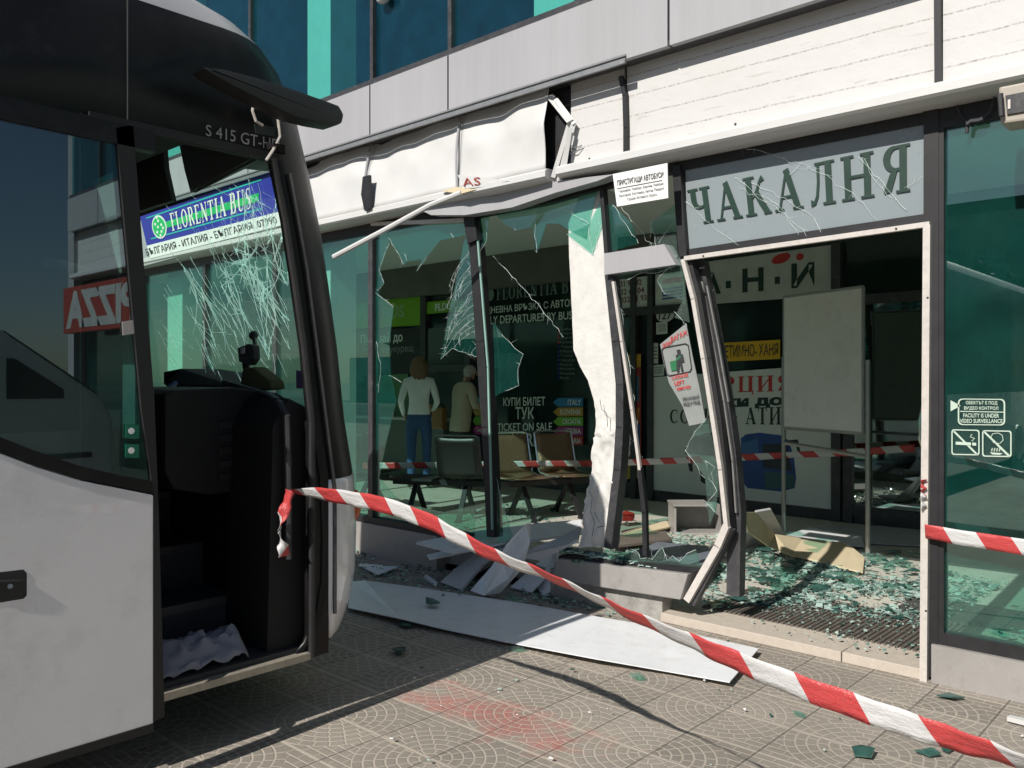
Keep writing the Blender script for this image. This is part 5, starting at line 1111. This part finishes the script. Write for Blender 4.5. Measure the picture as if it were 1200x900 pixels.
def shell():
    mb = MB()
    def colour(z, side):
        if z > 2.955: return 2
        if side == 'front': return 0 if z < 1.06 else 1
        return 0 if z < 1.30 else 1
    for za, zb in zip(ZS, ZS[1:]):
        zm = (za+zb)/2
        # near side: absolute Y stations so that the door edges stay straight
        ya, yb_ = surf(0, za).y, surf(0, zb).y
        st = [-9.0, -6, -3, -1.2, 0.3, DY0]
        def side_q(y0, y1, y2, y3):
            mb.cur = 1 if y0 >= DY1-.001 else colour(zm, 'side'); ia, ib = lev(za)[1], lev(zb)[1]
            mb.quad((BX-ia, y0, za), (BX-ia, y1, za), (BX-ib, y2, zb), (BX-ib, y3, zb))
        lim = min(DY0, ya, yb_)
        stl = [y for y in st if y < min(ya, yb_)-.02]
        for a, b in zip(stl, stl[1:]): side_q(a, b, b, a)
        last = stl[-1]
        if zm < 2.46 and zm > .28:
            pass
        else: side_q(last, ya, yb_, last)
        for s0, s1, where in [(k/8, (k+1)/8, 'front') for k in range(8)] + [(1+k/10, 1+(k+1)/10, 'front') for k in range(10)] + [(2+k/8, 2+(k+1)/8, 'front') for k in range(8)] + [(3, 6, 'side'), (6, 14.2, 'side')]:
            if 1.36 <= za and zb <= 2.87 and 0.62 <= (s0+s1)/2 <= 2.4: continue          # windscreen opening
            if where == 'side' and 1.3 < zm < 2.4 : continue                               # far side windows
            mb.cur = 1 if s1 <= .51 and zm < 2.955 else colour(zm, where); mb.quad(surf(s0, za), surf(s1, za), surf(s1, zb), surf(s0, zb))
    mb.cur = 2
    top = [surf(s/4, LV[-1][0]) for s in range(0, 13)] + [Vector((BXF+.9, -9, 3.24)), Vector((BX-.9, -9, 3.24))]
    mb.poly(top)
    mb.cur = 0
    mb.quad((BX, -9.0, .25), (BXF, -9.0, .25), (BXF, -9.0, 3.0), (BX, -9.0, 3.0))
    return mb
sh_ = bpart(shell(), 'body', [M_BUSW, M_BUSK, M_BUSS], smooth=True, weld=True)
md = sh_.modifiers.new('t', 'SOLIDIFY'); md.thickness = 0.035; md.offset = -1
fw = MB()
for a, b in ((-9, -6.2), (-6.15, -3.4), (-3.35, -0.6), (-.55, 1.7)): fw.box(BXF+.01, BXF+.018, a, b, 1.32, 2.41)
bpart(fw, 'far_side_window', G_BUS)
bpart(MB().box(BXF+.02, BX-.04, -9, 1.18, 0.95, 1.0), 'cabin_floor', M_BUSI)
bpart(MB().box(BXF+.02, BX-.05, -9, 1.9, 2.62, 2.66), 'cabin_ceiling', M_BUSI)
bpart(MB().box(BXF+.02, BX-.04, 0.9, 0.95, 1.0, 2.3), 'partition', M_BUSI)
bpart(MB().box(BXF+.1, BX-.10, -9, 1.95, .22, .245), 'underfloor', M_BLACK)
seam = MB().beam((BX+.001, 1.36, 2.44), (BX+.001, 1.36, 2.94), 0.0035, 0.003, (0,1,0)); bpart(seam, 'panel_seam', mat('seam_grey', (0.10,0.10,0.10), 0.5))
# wheels under the near side
for yw in (-0.55, -6.6):
    wh = MB().tube([(BX-.02, yw, .5), (BX-.32, yw, .5)], .5, 24); wo_ = bpart(wh, 'wheel', M_RUBBER, smooth=True)
    MB().tube([(BX+.005, yw, .5), (BX-.02, yw, .5)], .28, 20).build('rim', M_STEEL, wo_)
# windscreen with its web of cracks
ws = MB(); S_ = [0.62+0.05*k for k in range(0, 37)]; Z_ = [1.36+ (2.87-1.36)*k/14 for k in range(15)]
def wp(s, z): return surf(s, z, 0.012)
for a, b in zip(Z_, Z_[1:]):
    for c, d in zip(S_, S_[1:]): ws.quad(wp(c,a), wp(d,a), wp(d,b), wp(c,b))
wso = bpart(ws, 'windscreen', G_WIND, smooth=True, weld=True); md = wso.modifiers.new('t', 'SOLIDIFY'); md.thickness = 0.006
def hit_ws(px, py):
    d = ray(px, py); best = None; lo, hi = 2.0, 8.0
    def f(t):
        p = CAM + d*t; z = min(max(p.z, 1.3), 2.9); yf, ins = lev(z); yf -= .02; x0, x1 = BX-ins, BXF+ins
        if p.x > x0-RC: dx = p.x-(x0-RC); return p.y - (yf-RC+math.sqrt(max(0, RC*RC-dx*dx)))
        tt = (p.x-(x0-RC))/(x1-x0+2*RC); return p.y - (yf + .10*max(0, math.sin(math.pi*min(max(tt,0),1)))**.9)
    if f(lo)*f(hi) > 0: return CAM + d*5
    for _ in range(40):
        m_ = (lo+hi)/2
        if f(m_) < 0: lo = m_
        else: hi = m_
    return CAM + d*(lo-0.01)
ckm = MB(); rnd = random.Random(11)
def wcrack(pts, r=0.0022):
    pts = [p for p in pts if p[0] < 342 and p[1] < 468]
    if len(pts) < 3: return
    ckm.tube([hit_ws(x, y) for x, y in pts], r*1.15, 4)
def wander(x, y, ang, step, n, curl=0.0, jit=.16):
    out = [(x, y)]
    for k in range(n):
        ang += curl + rnd.uniform(-jit, jit); x += math.cos(ang)*step; y += math.sin(ang)*step; out.append((x, y))
    return out
for k in range(24): wcrack(wander(214+rnd.uniform(0,110), 290+rnd.uniform(-20,50), math.radians(rnd.uniform(56,74)), 7, rnd.randint(6,21), .004), rnd.uniform(.0008,.0022))
for k in range(60): wcrack(wander(rnd.uniform(225,336), rnd.uniform(310,440), math.radians(rnd.uniform(56,74)), 5, rnd.randint(3,7)), rnd.uniform(.0008,.0026))
for k in range(34): wcrack(wander(rnd.uniform(190,320), rnd.uniform(205,310), math.radians(rnd.uniform(15,78)), 6, rnd.randint(4,11), .03), rnd.uniform(.0006,.0012))
for k in range(26): wcrack(wander(rnd.uniform(285,340), rnd.uniform(205,330), math.radians(rnd.uniform(70,112)), 6, rnd.randint(4,16), .01), rnd.uniform(.0008,.0022))
for k in range(24): wcrack(wander(rnd.uniform(185,250), rnd.uniform(300,420), math.radians(rnd.uniform(35,80)), 6, rnd.randint(3,8)), .0009)
for k in range(60):
    a_ = rnd.uniform(0, 6.28); q_ = abs(rnd.gauss(0, 26)); wcrack(wander(292+q_*math.cos(a_), 318+q_*1.6*math.sin(a_), rnd.uniform(0,6.28), 4, rnd.randint(3,6), 0, .5), rnd.uniform(.0006,.0014))
q = NT('windscreen_crack'); tl_ = q.n('ShaderNodeBsdfTranslucent'); tl_.inputs[0].default_value = (.95,1,.98,1); df_ = q.n('ShaderNodeBsdfDiffuse'); df_.inputs[0].default_value = (.9,.95,.93,1); ad_ = q.n('ShaderNodeAddShader')
q.link(tl_.outputs[0], ad_.inputs[0]); q.link(df_.outputs[0], ad_.inputs[1]); ckm.build('crack', q.done(ad_.outputs[0]), wso)
vs = MB(); vs.prism([hit_ws(140,150), hit_ws(196,170), hit_ws(199,200), hit_ws(207,236), hit_ws(150,254)], (0,-.03,0)); bpart(vs, 'sun_blind', M_BLACK)
vs = MB(); vs.prism([hit_ws(214,160), hit_ws(334,170), hit_ws(334,203), hit_ws(287,198), hit_ws(256,212), hit_ws(229,226), hit_ws(222,200)], (0,-.03,0)); bpart(vs, 'sun_blind', M_BLACK)
# dashboard
dash = MB(); pr = [(1.90,.98),(1.74,1.02),(1.70,1.10),(1.70,1.44),(1.74,1.458),(2.05,1.468),(2.26,1.44),(2.42,1.36),(2.42,.98)]
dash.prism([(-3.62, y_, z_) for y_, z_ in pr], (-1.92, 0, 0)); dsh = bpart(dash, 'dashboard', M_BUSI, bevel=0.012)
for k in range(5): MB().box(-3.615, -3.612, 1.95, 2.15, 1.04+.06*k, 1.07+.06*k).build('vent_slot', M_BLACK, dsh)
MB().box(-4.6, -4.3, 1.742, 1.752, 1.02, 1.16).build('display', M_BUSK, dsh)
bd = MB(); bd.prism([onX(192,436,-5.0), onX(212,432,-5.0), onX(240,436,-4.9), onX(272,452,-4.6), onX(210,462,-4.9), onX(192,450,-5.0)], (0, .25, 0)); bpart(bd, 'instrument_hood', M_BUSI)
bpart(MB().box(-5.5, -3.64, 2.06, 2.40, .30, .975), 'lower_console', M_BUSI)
stp = MB(); stp.box(-3.62,-3.235,1.20,2.14,.285,.315); stp.box(-3.95,-3.63,1.20,2.05,.31,.50); stp.box(-4.3,-3.955,1.20,2.05,.31,.70); stp.box(BXF+.05,-4.305,1.19,2.05,.31,.92)
bpart(stp, 'entry_steps', mat('grey_step_rubber', (0.035,0.036,0.04), 0.7, 0, 0.3, 30, 0.3, 200))
for xs_0, zs_0 in ((-3.635,.495),(-3.96,.695),(-4.31,.915)): bpart(MB().box(xs_0-.03, xs_0+.008, 1.22, 2.04, zs_0-.03, zs_0+.008), 'step_nosing', M_DGREY)
bpart(MB().box(-3.235,-3.19,1.20,2.16,.262,.292), 'door_sill', mat('worn_alu_sill', (0.36,0.33,0.27), 0.5, 0.3, 0.15, 20, dirt=((0.15,0.13,0.10),0.6)))
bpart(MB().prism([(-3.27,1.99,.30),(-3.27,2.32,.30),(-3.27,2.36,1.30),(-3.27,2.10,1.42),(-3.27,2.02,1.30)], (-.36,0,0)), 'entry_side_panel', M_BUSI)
bpart(MB().prism([surf(s_, .30, .05) for s_ in (-.1,.1,.3,.5,.7,.9,1)] + [Vector((-4.2,2.3,.30)), Vector((-4.2,2.0,.30))], (0,0,-.03)), 'front_underpanel', M_BLACK)
rl = MB().tube([onX(262,448,-3.9), onX(290,456,-3.75), onX(318,464,-3.52), onX(330,474,-3.30), onX(336,488,-3.24), onX(338,560,-3.24), onX(338,655,-3.24)], .016, 8); bpart(rl, 'grab_rail', M_DGREY, smooth=True)
bpart(MB().prism([Vector((BX-.012, surf(0,1.32).y-.01, .262)), Vector((BX-.012, surf(0,1.32).y+.10, .262)), Vector((BX-.012, surf(0,1.32).y+.10, 1.32)), Vector((BX-.012, surf(0,1.32).y-.01, 1.32))], (-.03,0,0)), 'pillar_foot', M_BUSK)
# door surround rubbers
dr = MB(); dr.tube([Vector((*surf(0, max(z, 1.32), -.002).xy, z)) for z in (.27,.5,.8,1.06,1.32,1.65,1.95,2.2,2.45)], .016, 8); dr.box(BX-.03, BX+.012, DY0, 1.99, 2.44, 2.475); dr.box(BX-.03, BX+.010, DY0-.03, DY0, .27, 2.46)
bpart(dr, 'door_seal', M_RUBBER)
bc = MB(); rows = []
def px_of(p): d = p - CAM; return 600 + F_PX*d.dot(RD)/d.dot(VD)
for k in range(25):
    z = .262 + (1.05-.262)*k/24; lo, hi = -.3, .6
    for _ in range(30):
        m_ = (lo+hi)/2
        if px_of(surf(m_, z)) < 384.5: lo = m_
        else: hi = m_
    rows.append([surf(lo + (1.0-lo)*i/10, z, -.004) for i in range(11)])
bc.v = [p for r in rows for p in r]
for j in range(24):
    for i in range(10): q_ = j*11+i; bc.f.append((q_, q_+1, q_+12, q_+11)); bc.mi.append(0)
bo = bpart(bc, 'bumper_corner', M_BUSW, smooth=True); md = bo.modifiers.new('t', 'SOLIDIFY'); md.thickness = .012; md.offset = -1
MB().tube([Vector((*surf(.10, max(z, 1.0), -.012).xy, z)) for z in (.44,.6,1.0,1.5,2.0,2.4)], .009, 6).build('pillar_bead', M_STEEL if False else M_DGREY, sh_)
rf_ = surf(.55, .92); bpart(MB().ball((rf_.x+.004, rf_.y+.004, .90), (.02,.035,.075), 10, 8), 'corner_marker_lamp', mat('amber_lens', (0.45,0.08,0.01), 0.25), smooth=True)
letters('S 415 GT-HD', [onX(241,146,BX+.004), onX(328,164,BX+.004), onX(328,178,BX+.004), onX(241,159,BX+.004)], mat('silver_letters', (0.34,0.34,0.35), 0.35, 0.4), BUS, bold=0.0, off=.002)
# open door leaf standing off the side
LX = -3.055
leaf = MB(); low_z = lambda y: 1.5 + (HZ-530)/F_PX*2.67 - 0.0
def lp(px, py): return onX(px, py, LX)
belt = [lp(-110,488), lp(-60,506), lp(0,531), lp(45,548), lp(95,563), lp(140,572), lp(180,580)]
yA, yE = belt[0].y, lp(180,700).y
zbot = lp(180,848).z
DL = bpart(MB().prism([Vector((LX,yA,zbot)), Vector((LX,yE,zbot))] + belt[::-1], (-.05,0,0)), 'door_leaf', M_BUSW, bevel=.006)
sw = [p + Vector((.004,0,.004)) for p in belt]; sw2 = [lp(-110,452), lp(-60,473), lp(0,512), lp(40,528), lp(90,545), lp(140,557), lp(176,563)]
DK = MB(); DK.prism(sw + [Vector((LX+.004,p.y,p.z)) for p in sw2[::-1]], (-.045,0,0)); DK.build('swoop_trim', M_BUSK, DL)
zt_ = lp(150,147).z
hd_ = MB(); hd_.prism([Vector((LX,yA,zt_-.065)), Vector((LX,yE+.01,zt_-.075)), Vector((LX,yE-.0,zt_)), Vector((LX,yA,zt_+.01))], (-.05,0,0)); hd_.prism([Vector((LX+.002,yA,zbot+.02)), Vector((LX+.002,yA+.05,zbot+.02)), Vector((LX+.002,yA+.05,zt_-.07)), Vector((LX+.002,yA,zt_-.07))], (-.05,0,0))
hd_.build('window_frame', M_BUSK, DL)
pil = MB(); pil.prism([lp(136,150), lp(156,146), lp(181,470), lp(186,600), lp(193,840), lp(180,846), lp(180,580), lp(166,480)], (-.06,0,0)); pil.build('door_edge', M_RUBBER, DL)
gl_ = MB(); gl_.prism([Vector((LX-.012,p.y,p.z)) for p in sw2] + [lp(166,470)+Vector((-.012,0,0)), lp(140,150)+Vector((-.012,0,0)), Vector((LX-.012,yA+.05,zt_-.06))], (-.006,0,0)); gl_.build('window', G_BUS, DL)
bt_ = MB().prism([Vector((LX+.002,yA,zbot-.03)), Vector((LX+.002,yE,zbot-.03)), Vector((LX+.002,yE,zbot-.001)), Vector((LX+.002,yA,zbot-.001))], (-.05,0,0)); bt_.build('bottom_seal', M_RUBBER, DL)
hn = MB().prism([onX(x, y, LX+.0015) for x, y in ((-32,674),(28,667),(32,672),(32,698),(28,702),(-32,712))], (-.014,0,0)); hno = hn.build('handle', M_BLACK, DL, bevel=.004)
MB().tube([onX(12,687,LX+.001), onX(12,687,LX+.004)], .008, 12).build('lock', M_STEEL, hno); MB().tube([onX(-25,688,LX+.000), onX(0,682,LX+.002), onX(26,681,LX+.000)], .007, 8).build('grip', M_RUBBER, hno)
for za in (.75, 1.9): MB().tube([(LX-.045,1.05,za), (-3.21,1.2,za)], .02, 8).build('door_arm', M_STEEL, DL)
for y in (605, 629): MB().prism([onX(149,y-8,LX-.02), onX(162,y-7,LX-.02), onX(162,y+6,LX-.02), onX(149,y+6,LX-.02)], (-.004,0,0))
for (y0, y1) in ((497,513),(520,536)):
    s__ = MB().prism([onX(147,y0,LX-.004), onX(163,y0+1,LX-.004), onX(163,y1+1,LX-.004), onX(147,y1,LX-.004)], (-.004,0,0)).build('safety_sticker', mat('sticker_green', (0.0,0.14,0.08), 0.5), DL)
    c = onX(154, (y0+y1)/2, LX-.002); MB().prism([c+Vector((0,.012*math.cos(a*.9),.012*math.sin(a*.9))) for a in range(7)], (-.001,0,0)).build('symbol', M_LETW, s__)
MB().prism([onX(143,377,LX-.003), onX(168,373,LX-.003), onX(169,389,LX-.003), onX(144,393,LX-.003)], (-.003,0,0)).build('notice_sticker', mat('notice_grey', (0.42,0.40,0.38), 0.6), DL)
# broken mirror arm
mp = [(238,78),(262,80),(305,91),(350,106),(384,118),(398,123),(404,134),(402,144),(394,147),(372,143),(345,136),(310,119),(275,101),(246,85)]
ma = MB(); i0 = 0; fr_ = [onX(x, y, -2.98) for x, y in mp]; bk_ = [onX(x, y, -2.98)+Vector((-.20,0,.0)) for x, y in mp]
ma.prism(fr_, (-.11,0,0)); mo_ = bpart(ma, 'mirror_arm', mat('black_textured_plastic', (0.02,0.021,0.023), 0.5, 0, 0.2, 10, 0.3, 200), bevel=.015, smooth=True)
mw = MB().tube([onX(x, y, -3.12) for x, y in ((298,118),(296,130),(300,142),(308,147))], .006, 6); mw.tube([onX(x, y, -3.12) for x, y in ((324,122),(326,140),(328,160),(320,176),(312,188))], .006, 6); mw.build('torn_wire', M_TRIM, mo_)
bpart(MB().prism([onX(298,145,BX+.004), onX(322,149,BX+.004), onX(322,160,BX+.004), onX(300,156,BX+.004)], (-.004,0,0)), 'mirror_socket', mat('socket_grey', (0.03,0.04,0.04), 0.4))
# things lying in the coach
cl = MB(); rnd = random.Random(5); nx_, ny_ = 40, 20; G = []
for j in range(ny_+1):
    for i in range(nx_+1):
        u, v = i/nx_, j/ny_; G.append(Vector((-3.26-.30*v, 1.24+.66*u, .318+.085*math.sin(math.pi*v)*(0.35+u)+.05*abs(mnoise.noise(Vector((u*6,v*4,3))))+.035*abs(mnoise.noise(Vector((u*14,v*9,5))))-.04*(u>.8)*v)))
cl.v = G
for j in range(ny_):
    for i in range(nx_): k = j*(nx_+1)+i; cl.f.append((k, k+1, k+nx_+2, k+nx_+1)); cl.mi.append(0)
o = cl.build('crumpled_cloth', mat('white_cloth', (0.30,0.305,0.36), 0.9), None, smooth=True); md = o.modifiers.new('t', 'SOLIDIFY'); md.thickness = .004
tag(o, 'crumpled white cloth lying on the lowest step of the coach', 'cloth')
def at_dash(px, py, y): return onY(px, py, y)
dc = thing('dashboard_camera', 'small dark camera on a suction arm against the cracked windscreen', 'camera', at_dash(292,440,2.3))
MB().prism([at_dash(x,y,2.28) for x, y in ((278,408),(290,403),(296,405),(297,420),(292,428),(280,424))], (0,.04,0)).build('camera_body', M_INK, dc, bevel=.004); MB().prism([at_dash(x,y,2.272) for x, y in ((282,408),(286,407),(286,414),(282,415))], (0,.006,0)).build('screen', M_LETW, dc)
mb = MB().tube([at_dash(288,424,2.31), at_dash(290,440,2.31), at_dash(286,452,2.29)], .02, 8); mb.tube([at_dash(292,414,2.31), at_dash(299,404,2.34), at_dash(297,393,2.36)], .012, 6); mb.ball(at_dash(297,393,2.36), .025, 8, 6); mb.build('arm', M_INK, dc)
tag(MB().prism([at_dash(x,y,2.22) for x, y in ((281,450),(284,432),(296,430),(306,438),(316,446),(318,456),(300,458))], (0,.08,0)).build('cloth_pouch', mat('olive_cloth', (0.11,0.11,0.05), 0.9), None, bevel=.01), 'olive green cloth pouch on the dashboard below the small camera', 'pouch')
tag(MB().prism([onX(192,455,-4.7), onX(204,446,-4.7), onX(207,449,-4.7), onX(194,468,-4.7)], (0,.01,0)).build('folded_paper', mat('pale_blue_paper', (0.30,0.38,0.62), 0.8)), 'pale blue folded paper tucked by the instrument hood', 'paper')
tag(MB().prism([onY(347,434,2.20), onY(362,436,2.20), onY(362,456,2.20), onY(347,455,2.20)], (0,.015,0)).build('route_card', mat('violet_card', (0.07,0.05,0.14), 0.6)), 'dark violet card standing at the near end of the dashboard', 'card')

# ------------------------------------------------------------------ across the street (seen only in the reflections)
M_FAC2 = mat('opposite_render', (0.22,0.20,0.17), 0.9, 0, 0.15, 0.5); M_WIN2 = mat('opposite_window', (0.03,0.035,0.04), 0.15); M_ROOF2 = mat('opposite_roof', (0.22,0.09,0.06), 0.9)
def house(x0, x1, y0, y1, h, label):
    t = thing('opposite_building', label, 'building', ((x0+x1)/2, (y0+y1)/2, -.15), 'buildings across the street')
    MB().box(x0, x1, y0, y1, -.15, h).build('wall', M_FAC2, t); MB().prism([(x0-.3,y0-.3,h+.002),(x1+.3,y0-.3,h+.002),(x1+.3,(y0+y1)/2,h+1.4),(x0-.3,(y0+y1)/2,h+1.4)], (0,.2,0)).build('roof', M_ROOF2, t)
    n = int((x1-x0)/2.6)
    for k in range(n):
        for fl_ in range(max(1, int(h/3))):
            xc = x0+(x1-x0)*(k+.5)/n; z = 1.0+3*fl_; MB().box(xc-.55, xc+.55, y1, y1+.04, z, z+1.4).build('window', M_WIN2, t)
house(-34, -19, -40, -32, 6.2, 'two-storey rendered house across the street, widest of the row')
house(-16, -4, -42, -33, 9.0, 'three-storey rendered block across the street')
house(4, 16, -40, -32, 5.5, 'low rendered house across the street by the trees')
house(-58, -40, -42, -34, 3.4, 'single-storey shed at the far end across the street')
M_LEAF = mat('tree_leaf', (0.055,0.085,0.028), 0.7, 0, 0.4, 1.5); M_BARK = mat('tree_bark', (0.10,0.08,0.06), 0.95, 0, 0.3, 6)
def tree(x, y, h, r, seed, label):
    rnd = random.Random(seed); t = thing('street_tree', label, 'tree', (x, y, -.15), 'trees across the street')
    tr = MB().tube([(x,y,-.15),(x+.1,y,h*.3),(x,y+.1,h*.6)], [.2,.14,.08], 8)
    for k in range(5): a = rnd.uniform(0,6.28); tr.tube([(x,y,h*(.35+.05*k)), (x+math.cos(a)*r*.6, y+math.sin(a)*r*.6, h*(.6+.05*k))], [.07,.02], 6)
    tr.build('trunk', M_BARK, t); cr = MB()
    cl_ = [(Vector((rnd.gauss(0,r*.5), rnd.gauss(0,r*.5), h*.68+rnd.gauss(0,h*.13)))) for _ in range(26)]
    for c in cl_:
        for _ in range(55):
            p = Vector((x,y,0))+c+Vector((rnd.gauss(0,.38),rnd.gauss(0,.38),rnd.gauss(0,.3))); a, b = Vector((rnd.gauss(0,1),rnd.gauss(0,1),rnd.gauss(0,1))).normalized(), Vector((rnd.gauss(0,1),rnd.gauss(0,1),rnd.gauss(0,1))).normalized(); s = rnd.uniform(.10,.2)
            cr.quad(p-a*s, p+b*s*.5, p+a*s, p-b*s*.5)
    cr.build('crown', M_LEAF, t)
van = thing('reflection_van', 'added white van, unseen except as a pale slope reflected in the coach door window', 'van', (4.9, 1.5, 0))  # added out of view, shaped to give the door glass its pale diagonal reflection
vb = MB(); vb.prism([(4.0, y_, z_) for y_, z_ in ((-1.4,.30),(-1.4,2.05),(-1.2,2.12),(2.7,2.12),(2.95,2.06),(4.02,1.30),(4.14,1.05),(4.16,.30))], (1.8,0,0)); vb.build('van_body', M_SHEET, van, bevel=.04)
MB().prism([(3.992, y_, z_) for y_, z_ in ((3.02,1.30),(3.02,1.74),(3.10,1.74),(3.60,1.40),(3.60,1.30))], (.01,0,0)).build('side_window', M_WIN2, van)
MB().prism([(4.12,3.02,2.03),(5.68,3.02,2.03),(5.72,3.98,1.345),(4.08,3.98,1.345)], (0,.012,.016)).build('windscreen', M_WIN2, van)
MB().box(3.985, 3.999, -1.3, 3.9, .62, .68).build('rub_strip', M_RUBBER, van)
for yw in (-.5, 3.3):
    for xw in (3.98, 5.60): MB().tube([(xw,yw,.33),(xw+.22,yw,.33)], .33, 18).build('wheel', M_RUBBER, van)
for k, (x, y, h, r) in enumerate(((-26,-29,6.5,2.0),(-17,-29.5,7,2.2),(-1.5,-29,7.5,2.4),(1.5,-30,6.5,2),(-9,-28.5,6,1.8),(20,-30,8,2.6),(26,-31,7,2.2),(11,-29,7,2.2))):
    tree(x, y, h, r, k, ('broad','tall','full','slim','low','wide','thin','dense')[k] + ' leafy tree on the far side of the street')
